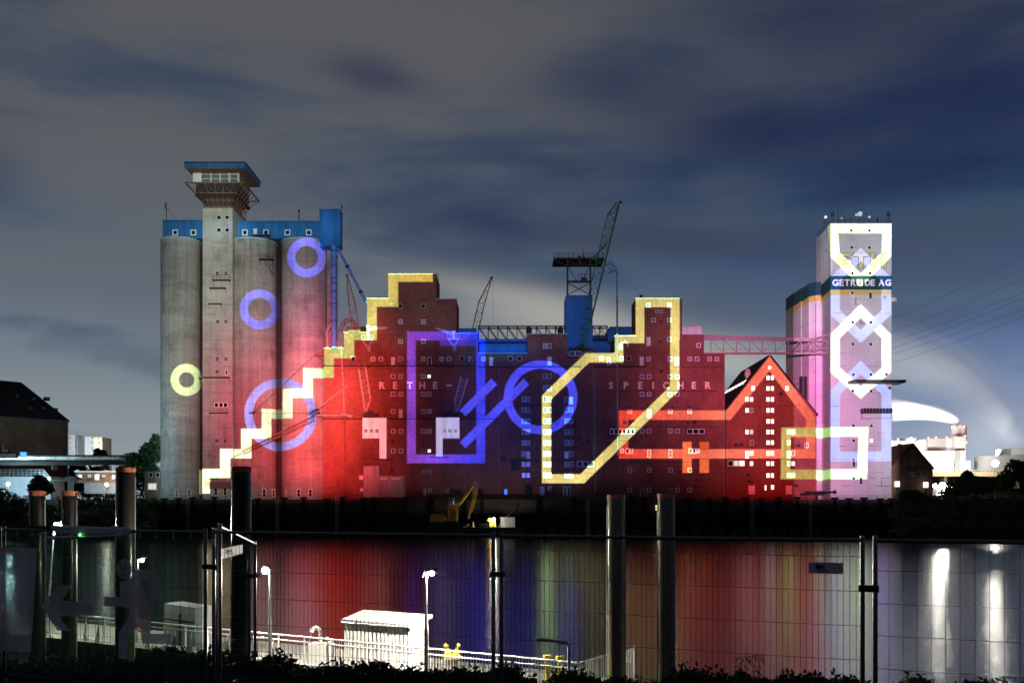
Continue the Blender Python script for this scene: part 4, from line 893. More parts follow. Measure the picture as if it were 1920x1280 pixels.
t = thing('dust_filter', 'cluster of reddish pipes and elbows on the low roof beside the concrete silo', 'machine', (wx(622, 252), 253, wz(653, 252)))
MB().path([W3(614, 652, 252), W3(614, 634, 252), W3(613, 622, 252), W3(617, 612, 252), W3(624, 604, 252)], .5, 10).build('elbow_pipe', 'pink_steel', t)
MB().path([W3(616, 640, 252.5), W3(621, 648, 252.5), W3(633, 648, 252.5)], .4, 10).bar(W3(634, 652, 252), W3(634, 640, 252), .55, 10).build('elbow_pipe', 'pink_steel', t)
b = MB()
for x in (608, 616, 624, 632, 640): b.bar(W3(x, 653, 251.6), W3(x, 634, 251.6), .06)
for y in (634, 643): b.bar(W3(606, y, 251.6), W3(643, y, 251.6), .06)
b.build('frame', 'steel_rust', t)

# slewing loader arm in front of the concrete silo
t = thing('ship_loader', 'lattice ship loader arm slanting down across the concrete silo', 'crane', (wx(598, 248), YF, wz(780, 248)))
Y = 246.5
MB().lattice(W3(588, 784, Y + 1.2), W3(455, 848, Y - 1.0), 1.1, .8, 16, .05, .09).bar(W3(455, 848, Y - 1), W3(436, 856, Y - 1.2), .12).build('arm', 'steel_rust', t)
MB().bar(W3(596, 766, Y), W3(652, 722, 249.6), .20, 8).build('back_stay', 'pink_steel', t); MB().bar(W3(586, 778, Y + 1), W3(662, 778.5, Y + 1), .3, 8).path([W3(640, 777, Y + 1), W3(648, 777, Y + 1), W3(660, 782, Y + 1)], .5, 8).build('duct', 'pink_steel', t)
b = MB().bar(W3(591, 664, 249), W3(475, 773, 245.5), .055).bar(W3(475, 773, 245.5), W3(468, 842, 245.5), .04).bar(W3(475, 773, 245.5), W3(582, 774, 246), .05); b.build('cable', 'steel_dark', t)
b = MB()
for dx, dy in ((0, 0), (6, -3), (3, 6), (-5, 3), (8, 4), (-2, 9)): b.pbox(585 + dx, 768 + dy, 590 + dx, 771 + dy, Y, 1.6).bar(W3(583 + dx, 775 + dy, Y + .3), W3(592 + dx, 767 + dy, Y + .3), .08)
b.build('slewing_head', 'steel_dark', t); MB().ball(W3(475, 773, 245.5), .3).bar(W3(467, 774, 245.5), W3(474, 773, 245.5), .15).build('pulley', 'steel_dark', t)
b = MB().pbox(589, 661, 606, 667, 248.8, 1).bar(W3(590, 664, 248.8), W3(606, 659, 249.5), .1).bar(W3(590, 665, 248.8), W3(606, 674, 249.5), .1); b.build('anchor_bracket', 'steel_rust', t)

# green luffing crane on its blue tower
t = thing('green_crane', 'green lattice jib crane on blue sheeted tower standing above the brick warehouse', 'crane', (wx(1085, 252), 254, wz(662, 252)))
MB().pbox(1061, 553, 1111, 664, 251, 9).build('tower_cladding', 'blue_sheet', t)
b = MB(); Ya, Yb = 251.5, 258
for Y in (Ya, Yb):
    for x in (1064, 1107): b.bar(W3(x, 553, Y), W3(x, 487, Y), .3)
    b.bar(W3(1063, 528, Y), W3(1108, 528, Y), .34).bar(W3(1063, 497, Y), W3(1108, 497, Y), .2)
    b.bar(W3(1064, 553, Y), W3(1107, 530, Y), .13).bar(W3(1107, 553, Y), W3(1064, 530, Y), .13).bar(W3(1066, 500, Y), W3(1080, 526, Y), .12).bar(W3(1105, 500, Y), W3(1092, 526, Y), .12)
    b.bar(W3(1038, 487, Y), W3(1064, 499, Y), .18).bar(W3(1133, 487, Y), W3(1107, 499, Y), .18)
    b.path([W3(1066, 489, Y), W3(1075, 493, Y), W3(1087, 494.5, Y), W3(1099, 493, Y), W3(1106, 489, Y)], .18, 5)
for x in (1064, 1107):
    for y in (528, 498, 552): b.bar(W3(x, y, Ya), W3(x, y, Yb), .15)
b.build('mast_frame', 'steel_dark', t)
b = MB().box(wx(1037.5, Ya), wx(1133, Ya), Ya - 1, Yb + 1, wz(487, Ya), wz(484.8, Ya))
for Y in (Ya - 1, Yb + 1):
    for i in range(11): x = 1038 + i * 9.4; b.bar(W3(x, 485, Y), W3(x, 474.5, Y), .07)
    for y in (474.5, 478, 481.5): b.bar(W3(1038, y, Y), W3(1133, y, Y), .055)
b.build('platform', 'steel_dark', t); MB().pbox(1084, 480, 1090, 494, Ya, 1).pbox(1093, 477, 1096, 486, Ya, .6).bar(W3(1093.5, 476, Ya), W3(1093.5, 466, Ya), .08).build('winch', 'steel_dark', t)
b = MB()
for x in (1083.5, 1088, 1092, 1096, 1101): b.bar(W3(x, 526, Ya), W3(x, 514, Ya), .06)
b.bar(W3(1083, 514, Ya), W3(1101, 514, Ya), .06).pbox(1090, 520, 1100, 526, Ya, 1.2).build('service_landing', 'steel_dark', t)
Yj = 247.3
b = MB().lattice(W3(1089, 652, Yj), W3(1097, 616, Yj), 1.0, 2.2, 3, .06, .1, d0=1.2, d1=1.8).lattice(W3(1097, 616, Yj), W3(1146, 408, Yj), 2.2, 2.2, 11, .065, .11, d0=1.8, d1=1.6).lattice(W3(1146, 408, Yj), W3(1158, 380, Yj), 2.2, .6, 3, .065, .10)
b.bar(W3(1096, 652, Yj - .3), W3(1162, 377, Yj - .3), .30).build('jib', 'green_steel', t)
MB().bar(W3(1111, 486, Yj), W3(1139, 455, Yj), .22, 6).pbox(1109, 481, 1118, 487, Yj - .4, .8).build('luffing_strut', 'green_steel', t)
MB().pprism([(1160.5, 379), (1165, 376.5), (1168, 380)], Yj - .4, .6).build('tip_lamp_hood', 'steel_dark', t)
b = MB().path([W3(1135, 497, Yj), W3(1142, 494, Yj), W3(1149, 496, Yj), W3(1154, 502, Yj), W3(1157, 513, Yj)], .32, 8).build('elbow_pipe', 'blue_steel', t, True)
q = MB().bar(W3(1138, 499, Yj - .2), W3(1154, 509, Yj - .2), .08).bar(W3(1141, 511, Yj - .2), W3(1155, 508, Yj - .2), .12)
for i in range(5): q.bar(W3(1140 + i * 3, 500 + i * 2, Yj - .2), W3(1141 + i * 3, 510.5 - i * .5, Yj - .2), .05)
q.bar(W3(1133, 490, Yj), W3(1147, 490, Yj), .07).bar(W3(1147, 490, Yj), W3(1145, 512, Yj), .07).bar(W3(1145, 512, Yj), W3(1132, 508, Yj), .07); q.build('pipe_bracket', 'green_steel', t)
b = MB().path([W3(1157, 513, Yj), W3(1157, 565, Yj)], .2, 8).path([W3(1157, 565, Yj), W3(1157.6, 710, Yj), W3(1158.5, 853, Yj)], .22, 8)
for y in (513, 565, 612, 711, 761): b.bar(W3(1157 + (y - 513) * .0035, y, Yj), W3(1157 + (y - 513) * .0035, y + 2, Yj), .34, 8)
b.build('hanging_pipe', 'steel', t)
b = MB().pbox(1066, 655, 1113, 658, 247.6, 3); b.lattice(W3(1066, 654, 248.5), W3(1112, 656, 248.5), .6, .6, 6, .05).ball(W3(1090, 650, 247.6), .8, 10).pbox(1080, 649, 1100, 655, 247.6, 2); b.build('jib_foot', 'steel_dark', t)
cbn = MB().pbox(1066, 658, 1091, 668, 247.4, 2.6).build('operator_cabin', 'steel_dark', t)
for x in (1072.5, 1084.5): window(cbn, x, 663, 247.4, w=11.5, h=9, cross=(1, 1), fr=.12)

# loading sheds hung on the wall above the quay
t = thing('loading_shed', 'pale corrugated loading shed on legs against the red wall by the quay', 'shed', (wx(720, 247), YF, ZQ))
MB().pprism([(681.5, 932), (681.5, 874), (710, 872.5), (712, 890), (712, 932)], 245.5, 4.4).build('tall_bay', 'grey_sheet', t); MB().pbox(712, 893, 757, 932, 246.3, 3.6).pbox(711, 891.5, 760, 893, 246, 3.9).build('low_bay', 'grey_sheet', t)
b = MB()
for x in (683, 700, 711, 735, 756): box('leg', 'steel_dark', t, x - 1, 932, x + 1, 948, 246.5, .5)
for y, s_ in ((895, 1), (918, .8)): MB().pbox(681.5 - 8 * s_, y - 4 * s_, 681, y + 4 * s_, 246.5, .8).build('floodlight', 'white_paint', t)
MB().pbox(713, 895, 726, 898.5, 246.1, .2).pbox(733, 895, 750, 898.5, 246.1, .2).build('vent_strip', 'white_paint', t)
t = thing('hoist_beam', 'short hoist beam with hanging chain sling above the pale loading shed', 'hoist', (wx(740, 249), YF, wz(826, 249)))
MB().pbox(726, 824.5, 758, 827, 247, .6).pbox(733, 823, 738, 830, 247, .8).pbox(750, 816, 754, 825, 248, 2).build('beam', 'steel_rust', t)
b = MB().bar(W3(735, 829, 247), W3(735, 879, 247), .05).bar(W3(750, 827, 247), W3(750, 845, 247), .04).ball(W3(735, 880, 247), .3).bar(W3(735, 881, 247), W3(727, 891, 247), .07).bar(W3(735, 881, 247), W3(743, 891, 247), .07).bar(W3(727, 891, 247), W3(743, 891, 247), .05); b.build('sling', 'steel_dark', t)
t = thing('mooring_capstan', 'dark mooring winch on the quay edge below the gabled warehouse', 'winch', (wx(1540, 247), 248, ZQ))
MB().bar(W3(1500, 926, 247.6), W3(1562, 922, 247.6), .25, 8).ball(W3(1565, 922, 247.6), .55, 8).build('drum_shaft', 'steel_dark', t); MB().pbox(1512, 920, 1546, 926, 247.6, 1).pbox(1530, 924, 1534, 935, 247.8, .6).build('frame', 'steel_dark', t)

# ------------------------------------------------------------------ barge with excavator and container below the warehouse
YBg = 238.0; ZD = wz(988, YBg)
t = thing('work_barge', 'dark work barge moored at the foot of the quay', 'barge', (wx(890, YBg), YBg + 4, 0))
b = MB(); x0, x1 = wx(795, YBg), wx(975, YBg)
b.prism([(x0 - 1.5, ZD - .1), (x0, -.2), (x1, -.2), (x1 + 1.5, ZD - .1)], YBg - 2, YBg + 8); b.build('hull', 'steel_dark', t)
MB().box(x0 - 1.6, x1 + 1.6, YBg - 2.1, YBg + 8.1, ZD - .1, ZD).build('deck', 'timber', t)
t = thing('excavator', 'yellow long reach excavator with folded boom standing on a dark barge', 'excavator', (wx(845, YBg), YBg + 2, ZD))
Y = YBg
MB().pprism([(806, 978), (806, 966), (810, 963.5), (832, 963.5), (838, 971), (838, 975), (833, 978)], Y + .2, 3).build('counterweight', 'excavator', t)
MB().pprism([(839, 976), (839, 950), (848, 947.5), (853, 952), (857, 956), (857, 976)], Y + .6, 2.4).build('slewing_body', 'excavator', t); MB().pbox(852.8, 956, 857, 974, Y + .3, .3).build('side_panel', 'excavator', t)
b = MB()
for x in (812, 850): b.bar(W3(x, 983, Y), W3(x, 983, Y + 3), .7, 12)
b.build('axle', 'rubber', t); MB().pbox(808, 978, 858, 988, Y + .3, .7).build('track', 'rubber', t); MB().pbox(808, 978, 858, 988, Y + 2.2, .7).build('track', 'rubber', t)
cbx = MB().pprism([(841.5, 947.5), (841.5, 933.5), (851.5, 933.5), (854.5, 946), (854.5, 947.5)], Y + .2, 1.7).build('cab', 'white_paint', t)
MB().pprism([(842.8, 945), (842.8, 935), (845, 935), (845, 945)], Y + .17, .03).pprism([(846.2, 945), (846.2, 935), (850.8, 935), (852.6, 945)], Y + .17, .03).build('window', 'glass', cbx)
MB().pprism([(846, 962), (850, 951), (868, 930), (886, 903), (889, 897.5), (892.5, 900), (893, 906), (873, 935), (858, 953), (852, 966)], Y + 1, .8).build('boom', 'excavator', t)
MB().pprism([(889, 897.5), (896, 904), (897.5, 912), (893, 934), (886, 957), (879.5, 968), (877, 966), (884, 940), (888, 912)], Y + .9, .6).build('stick', 'excavator', t)
b = MB().bar(W3(869.5, 936, Y + .8), W3(887, 911, Y + .8), .2, 8).bar(W3(861, 945, Y + .8), W3(872, 931, Y + .8), .3, 8); b.build('hydraulic_ram', 'yellow', t)
MB().bar(W3(880, 967, Y + 1.2), W3(878, 972, Y + 1.2), .25, 8).build('stick_coupler', 'steel', t)
t = thing('barge_container', 'white corrugated container on the barge right of the dazzling lamp', 'container', (wx(952, YBg), YBg + 2, ZD))
b = MB(); z0, z1 = ZD, wz(970.5, YBg); xa, xb = wx(938.5, YBg), wx(965.5, YBg); n = 24
pts = []
for i in range(n):
    x = xa + (xb - xa) * i / n; w_ = (xb - xa) / n; d_ = .07 if i % 2 else 0
    pts += [(x + .02, YBg + .5 + d_), (x + w_ - .02, YBg + .5 + d_)]
pts += [(xb, YBg + 3), (xa, YBg + 3)]; b.zprism(pts, z0, z1).build('container_body', 'white_sheet', t)
MB().box(xa - .05, xb + .05, YBg + .42, YBg + 3.05, z1, z1 + .12).build('top_rail', 'white_paint', t)
t = thing('grout_pump', 'small yellow pump unit beside the barge lamp', 'machine', (wx(921, YBg), YBg + 1, ZD))
MB().pprism([(913, 975), (917, 971), (928, 970), (930, 987), (918, 987), (918, 978)], YBg + .8, 1.2).build('hopper', 'excavator', t); b = MB()
for x in (901, 908, 915, 925): b.bar(W3(x, 986.3, YBg), W3(x, 986.3, YBg + 1.2), .22, 10)
b.build('wheel', 'rubber', t); MB().pbox(898, 981, 916, 984.5, YBg + .3, .8).build('chassis', 'steel_dark', t)
o = MB().pbox(869, 985, 876, 989.3, YBg - .6, .8).build('toolbox', 'white_paint'); tag(o, 'small pale box on the barge deck left of the cone', 'box')
o = MB().bar(W3(887, 987.5, YBg), W3(887.5, 977, YBg), .30, 8, .05).build('deck_cone', 'white_paint'); tag(o, 'thin white upright cone on the barge deck', 'cone')
o = MB().ball(W3(877, 983.6, YBg), .45, 10, .8).build('mooring_float', 'orange'); tag(o, 'round orange float lying on the barge deck', 'float')
t = thing('gangway', 'steep dark gangway ladder leaning from the barge up to the quay', 'ladder', (wx(962, 243), 243, ZD))
b = MB()
for dy in (0, .9): b.bar(W3(935, 986, YBg + 2 + dy), W3(972, 944, 247 + dy), .07)
for i in range(22): a = W3(935, 986, YBg + 2).lerp(W3(972, 944, 247), i / 21); b.bar(a, a + Vector((0, .9, 0)), .04)
b.build('ladder_frame', 'steel', t)
def lampball(c, r, s, name, parent, cname='lamp', colr=(1, .93, .76)):
    key = 'emit_%s_%d' % (colr, s)
    if key not in M: M[key] = emit(cname, colr, s)
    return MB().ball(c, r, 8).build(name, key, parent)
t = thing('barge_lamp', 'dazzling white work lamp on a short mast on the barge', 'lamp', (wx(926, YBg), YBg, ZD))
MB().bar((wx(926, YBg), YBg, ZD), W3(926, 974, YBg), .05).build('mast', 'steel_dark', t); lampball(W3(926, 972.5, YBg), .28, 520, 'bulb', t, colr=(1, .95, .78))
t = thing('signal_lamp', 'tiny white over yellow light beside the rightmost mooring pile', 'lamp', (wx(1230, 246), 246, wz(955, 246)))
MB().bar((wx(1230, 246), 246, wz(953, 246)), (wx(1230, 246), 247.3, wz(953, 246)), .06).build('bracket', 'steel_dark', t); MB().ball(W3(1230.5, 948.5, 246), .2).build('white_light', 'lit', t); M['amber'] = emit('amber_light', (1, .6, .08), 2); MB().ball(W3(1230.2, 954, 246), .2, sz=1.3).build('amber_light', 'amber', t)

# ------------------------------------------------------------------ trees
rt_ = random.Random(3)
def tree(label, base, blobs, n, size, leaf='leaf', trunk=.3, name='tree', grp=None):
    t = thing(name, label, 'tree' if name == 'tree' else 'bush', base, grp); base = Vector(base)
    top = Vector((sum(b_[0] for b_ in blobs) / len(blobs), sum(b_[1] for b_ in blobs) / len(blobs), sum(b_[2] for b_ in blobs) / len(blobs)))
    b = MB().bar(base, base.lerp(top, .55), trunk, 7, trunk * .65)
    for q in blobs: b.bar(base.lerp(top, .5), Vector(q[:3]), trunk * .45, 5, trunk * .12)
    b.build('trunk', 'bark', t); MB().quads(blobs, n, size, rnd=rt_).build('crown', leaf, t); return t
def blobs_px(lst, Y, dr=.9): return [(wx(x, Y), Y, wz(y, Y), r * Y / F, r * Y / F * dr, r2 * Y / F) for x, y, r, r2 in lst]
tree('dark broad tree rising against the left edge of the concrete silo', (wx(285, 275), 275, ZQ), blobs_px([(282, 850, 26, 22), (250, 862, 22, 16), (292, 828, 14, 16), (232, 868, 14, 14), (264, 880, 34, 20)], 275), 3600, .55)
tree('small dark rounded tree in front of the floodlit left wall', (wx(76, 236), 236, 6.0), blobs_px([(76, 906, 18, 15), (88, 916, 16, 12), (62, 914, 12, 10), (70, 896, 8, 7)], 236), 1800, .42, 'leaf_blue', .2)
tree('large cool green tree at the left edge of the river bank', (wx(18, 232), 232, 3.5), blobs_px([(15, 945, 30, 26), (-20, 950, 36, 34), (40, 955, 24, 22), (20, 975, 34, 18), (-5, 925, 22, 14)], 232), 3600, .45, 'leaf_blue', .25)
for lb, x, r_ in (('yellowing tree beneath the beam bridge left of the tall pile', 140, 12), ('yellowing treetop poking over the beam bridge below the white block', 183, 8)):
    tree(lb, (wx(x, 330), 330, ZQ), blobs_px([(x, 868 if x < 150 else 850, r_, 11), (x + 10, 876 if x < 150 else 852, r_, 9), (x - 5, 882, r_, 8)], 330), 1100, .55, 'leaf_autumn', .2)
tree('spiky lone shrub silhouetted against the lit road deck', (wx(1814, 240), 240, 7.5), blobs_px([(1814, 893, 13, 12), (1806, 900, 12, 9), (1824, 901, 10, 9)], 240), 700, .5, trunk=.12)
tree('tall dark tree at the right edge of the picture', (wx(1900, 236), 236, 6.5), blobs_px([(1902, 880, 20, 20), (1888, 895, 20, 16), (1925, 885, 26, 24), (1905, 868, 10, 8), (1880, 908, 24, 14)], 236), 3200, .42, trunk=.25)
tree('dark rounded bush at the foot of the house on the right', (wx(1700, 240), 240, 7.6), blobs_px([(1695, 930, 18, 12), (1712, 927, 14, 10), (1728, 932, 12, 9)], 240), 1300, .4, 'leaf', .12, 'bush')
tree('dark clump of bushes between road lamp and lone shrub', (wx(1830, 238), 238, 7.0), blobs_px([(1800, 912, 28, 18), (1840, 910, 30, 18), (1862, 905, 18, 12), (1780, 925, 20, 12)], 238), 2400, .42, 'leaf', .14, 'bush')
# bank vegetation that nobody could count
def scrub(name, x0, x1, n, seed, leaf):
    rr = random.Random(seed); b = MB(); bl_ = []
    for i in range(110):
        px = rr.uniform(x0, x1); Y = rr.uniform(229, 249); z = 1.2 + (Y - 229) * .38
        bl_.append((wx(px, Y), Y, z + .6, rr.uniform(1.2, 2.8), rr.uniform(1.2, 2.2), rr.uniform(.9, 1.9)))
    b.quads(bl_, n, .34, rnd=rr); return b.build(name, leaf, kind='stuff')
scrub('bank_scrub', -60, 292, 9000, 1, 'leaf'); scrub('bank_scrub', 1680, 1990, 9000, 2, 'leaf')

rr = random.Random(8); b = MB(); bl_ = []
for i in range(46):
    x = rr.uniform(92, 300); bl_.append((wx(x, 335 + rr.uniform(-6, 6)), 335 + rr.uniform(-6, 6), rr.uniform(11, 19), rr.uniform(2.5, 4.5), 2.5, rr.uniform(2, 4)))
b.quads(bl_, 7000, .6, rnd=rr).build('far_thicket', 'leaf', kind='stuff')
# ------------------------------------------------------------------ left background
t = thing('brown_warehouse', 'brown warehouse with black hipped roof and small dormers at the far left', 'building', (wx(40, 300), 300, ZQ))
Ya, Yb2 = 276., 306.; A = Vector((wx(-260, Ya - 12), Ya - 12, 0)); Bp = Vector((wx(126, Yb2), Yb2, 0)); dr = (Bp - A).normalized(); nn = Vector((-dr.y, dr.x, 0)); dep = 26
ze = wz(791, Yb2); fl = [A, Bp, Bp + nn * dep, A + nn * dep]
MB().zprism([(q.x, q.y) for q in fl], ZQ, ze).build('wall', 'brown_brick', t)
zr_ = ze + 12.5; o_ = .5
e = [A - nn * o_ , Bp - nn * o_ + dr * o_, Bp + nn * (dep + o_) + dr * o_, A + nn * (dep + o_)]; r0, r1 = A + nn * dep / 2, Bp + nn * dep / 2 - dr * 8.2
vs_ = [(*q.xy, ze) for q in e] + [(*q.xy, ze + .5) for q in e] + [(*r0.xy, zr_), (*r1.xy, zr_)]
rfo = MB().add(vs_, [(0, 1, 5, 4), (1, 2, 6, 5), (2, 3, 7, 6), (3, 0, 4, 7), (4, 5, 9, 8), (5, 6, 9), (6, 7, 8, 9), (7, 4, 8), (3, 2, 1, 0)]).build('roof', 'dark_sheet', t)
MB().bar((*(A - nn * .7).xy, ze + .2), (*(Bp - nn * .7).xy, ze + .2), .22, 6).build('gutter', 'steel', t); MB().bar((*(Bp - nn * .3).xy, ZQ), (*(Bp - nn * .3).xy, ze), .2, 6).build('downpipe', 'steel', t)
L_ = (Bp - A).length
for s_, h_ in ((.868, .52), (.95, .56), (.825, .25), (.895, .27), (.962, .26), (.78, .55)):
    c = A + dr * (L_ * s_) + nn * (-.5 + (dep / 2) * h_); z = ze + .5 + 12 * h_; q = MB()
    pts = [c - dr * .62, c + dr * .62, c + dr * .62 + nn * 1.8, c - dr * .62 + nn * 1.8]; dm = q.zprism([(p_.x, p_.y) for p_ in pts], z - .3, z + .75).build('dormer', 'dark_sheet', rfo); f_ = [c - dr * .48 - nn * .02, c + dr * .48 - nn * .02]; MB().add([(f_[0].x, f_[0].y, z), (f_[1].x, f_[1].y, z), (f_[1].x, f_[1].y, z + .62), (f_[0].x, f_[0].y, z + .62)], [(0, 1, 2, 3)]).build('window', 'cabin_glass', rfo)
# floodlit terrace wall and railing in front of it
t = thing('terrace_wall', 'pale retaining wall with steel railing lit blue at the far left', 'wall', (wx(45, 262), 262, ZQ))
M['terrace'] = concrete('grey_terrace_render', (.26, .27, .30), 2.5, .6); MB().pbox(-120, 893, 95, 936, 262, 8).build('wall', 'terrace', t)
b = MB()
for i in range(26): x = -120 + i * 8.1; b.bar(W3(x, 893, 262), W3(x, 880, 262), .07)
for y in (880, 884.5, 889): b.bar(W3(-120, y, 262), W3(82, y, 262), .055)
b.bar(W3(82, 880, 262), W3(96, 898, 262), .06).bar(W3(82, 886, 262), W3(94, 902, 262), .06); b.build('railing', 'steel', t)
# beam bridge for conveyors crossing at the left
t = thing('beam_bridge', 'long pale blue beam bridge crossing in front of the brown warehouse', 'bridge', (wx(110, 256), 256, wz(870, 256)))
MB().pbox(-140, 864, 232, 871, 255, 4).build('girder', 'steel_dark', t); MB().pbox(-140, 855.5, 226, 863, 255.3, 3.4).build('beam_cladding', 'white_sheet', t); MB().pbox(-140, 852.5, 230, 855.2, 255, 4).build('top_flange', 'steel_dark', t)
b = MB()
for x in (-60, 96, 192): b.pbox(x, 871, x + 4, 880, 255.6, 2.6)
b.build('bearing', 'steel_dark', t)
t = thing('bridge_machinery', 'cluster of dark drive machinery with blue box on the beam bridge', 'machine', (wx(28, 254), 254, wz(853, 254)))
MB().pbox(38, 847, 50, 853.5, 253.5, 2).build('drive_box', 'blue_steel', t); b = MB().pbox(0, 850, 30, 858, 253.6, 1.2).pbox(4, 842, 14, 850, 253.8, 1).bar(W3(6, 842, 254), W3(6, 828, 254), .3)
for x in (34, 42, 54): b.bar(W3(x, 853, 254), W3(x, 840, 254), .06)
for y in (840, 846): b.bar(W3(34, y, 254), W3(54, y, 254), .05)
b.build('frame', 'steel_dark', t)
t = thing('white_silo_block', 'distant floodlit white silo block above the beam bridge', 'silo', (wx(160, 520), 520, ZQ))
for i, (x0, x1, mm, yt) in enumerate(((126, 141, 'gth_white', 815), (141, 146, 'gth_white', 817), (146, 158, 'steel', 818), (158, 175, 'gth_white', 818), (175, 192, 'letter', 819))):
    o = box('silo_cell', mm, t, x0, yt, x1 - .3, 905, 520 + (i % 2) * 1.2, 12)
b = MB()
for y in range(824, 860, 9): b.bar(W3(147, y, 519), W3(157, y + 9, 519), .15)
b.bar(W3(143.5, 816, 519), W3(143.5, 860, 519), .25); b.build('stair', 'steel', t)
b = MB()
for y in (820, 829, 840):
    for x in (130, 171, 184): b.pbox(x, y, x + 3, y + 1, 519.7, .2)
b.build('vent', 'glass', t)
t = thing('low_office', 'low dark office with two bright windows left of the tall orange topped pile', 'building', (wx(180, 268), 268, ZQ))
of = MB().pbox(142, 884.5, 232, 905, 268, 10).build('wall', 'brown_brick', t); MB().pbox(139, 882.6, 234, 884.5, 267.4, 11).build('roof_edge', 'white_paint', t); MB().pbox(158, 905, 232, 925, 268.4, 9).build('plinth', 'terrace', t)
window(of, 150.5, 893.5, 268, w=8, h=10, pane='lit', cross=(0, 0)); window(of, 182, 894, 268, w=10, h=12, pane='lit', cross=(0, 0)); window(of, 213, 893.5, 268, w=7, h=9, pane='lit', cross=(0, 0)); window(of, 168, 892, 268, w=6, h=5, cross=(0, 0)); window(of, 195, 892, 268, w=6, h=4, cross=(0, 0))
for x in (142, 162, 196): MB().pbox(x, 880, x + 5, 882.4, 270, 1).build('roof_vent', 'steel', t)
t = thing('site_shelter', 'flat dark canopy shelter beside the floodlit terrace wall', 'shelter', (wx(125, 258), 258, ZQ))
MB().pbox(98, 899, 148, 902, 257, 5).pprism([(118, 899), (124, 893), (138, 893), (146, 899)], 257.5, 4).build('canopy', 'steel_dark', t); MB().pbox(127, 902, 136, 930, 258, .8).build('post', 'steel_dark', t); MB().pbox(100, 902, 102, 930, 258, .3).build('post', 'steel_dark', t)
t = thing('quay_office', 'small brown brick house with one bright window beside the concrete silo', 'house', (wx(288, 257), 257, ZQ))
qo = MB().pbox(271, 883, 300, 945, 257, 9).build('wall', 'brown_brick', t); MB().pbox(270, 882, 301, 883, 256.7, 9.6).build('roof_edge', 'steel_dark', t)
for x in (283, 296): window(qo, x, 890, 257, w=7, h=9, cross=(0, 0), fr=.06)
window(qo, 285.5, 911.5, 257, w=18, h=14, pane='lit_dim', cross=(1, 0), fr=.22)
def yard_lamp(label, px, py, Y, s, r=.28, colr=(1, .95, .82)):
    t = thing('yard_lamp', label, 'lamp', (wx(px, Y), Y, ZQ)); MB().bar((wx(px, Y), Y + .25, ZQ - 1), (wx(px, Y), Y + .25, wz(py, Y) + .2), .07, 6).build('pole', 'steel_dark', t); lampball(W3(px, py, Y), r, s, 'bulb', t, colr=colr)
yard_lamp('cold white yard lamp in front of the pale terrace wall', 15, 907, 250, 4200, .36, (.55, .88, 1)); yard_lamp('dazzling warm yard lamp below the low office windows', 200, 908, 264, 260, .42); 
t = thing('brick_house', 'dark gabled house with brown red roof right of the pale tower', 'house', (wx(1712, 264), 264, ZQ))
YH = 262
MB().pprism([(1672, 945), (1672, 876), (1710, 833), (1749, 878), (1749, 945)], YH, 16).build('wall', 'brown_brick', t)
rr_ = roofslope((1671, 877), (1710, 832.5), Y=YH, d=16.5).build('roof', 'roof_red', t); roofslope((1710, 832.5), (1750.5, 879.5), Y=YH, d=16.5).build('roof', 'roof_red', t)
MB().pbox(1685, 832, 1692, 845, 268, 1).build('chimney', 'brown_brick', rr_)
for x, y, p_ in ((1698, 868, 'glass'), (1710.5, 868, 'cabin_glass'), (1722.5, 868, 'glass'), (1710.5, 888, 'cabin_glass'), (1723, 888, 'glass')): window(t, x, y, YH, w=7, h=9, cross=(1, 0), fr=.06, pane=p_)
MB().bar(W3(1710, 847, YH - .05), W3(1710, 847, YH), .4, 10).build('round_vent', 'glass', t); MB().pbox(1709, 901, 1712, 904, YH - .05, .05).build('wall_lamp', 'cornice', t)
for lb, px, py in (('bright cool lamp box fixed on the house wall beside the pale tower', 1683, 907), ('bright cool lamp box at the right corner of the dark house', 1736.5, 908.5)):
    t = thing('wall_lamp', lb, 'lamp', (wx(px, 260), 261, wz(py, 260))); MB().pbox(px - 4, py - 5, px + 4, py + 5, 260, .5).build('lamp_glass', 'lit', t); MB().pbox(px - 1, py + 5, px + 1, 935, 260.3, .2).build('post', 'steel_dark', t)
t = thing('lit_depot', 'dazzling floodlit depot gate between the house and dark bushes', 'building', (wx(1772, 300), 300, ZQ))
MB().pbox(1756, 909, 1787, 928, 302, 6).build('wall', 'cream', t); b = MB()
for x in (1757, 1765, 1772, 1779, 1786): b.bar(W3(x, 930, 301), W3(x, 908, 301), .12)
for y in (908, 917, 926): b.bar(W3(1756, y, 301), W3(1787, y, 301), .09)
b.build('gate_frame', 'steel_dark', t)
yard_lamp('dazzling white lamp above the depot gate', 1767, 910, 297, 450, 1.0); yard_lamp('dazzling white lamp left of the depot gate', 1753, 910, 297, 160, .6); yard_lamp('dazzling lamp on a tall pole in front of the pale storage tank', 1866, 868, 300, 260, 1.0)
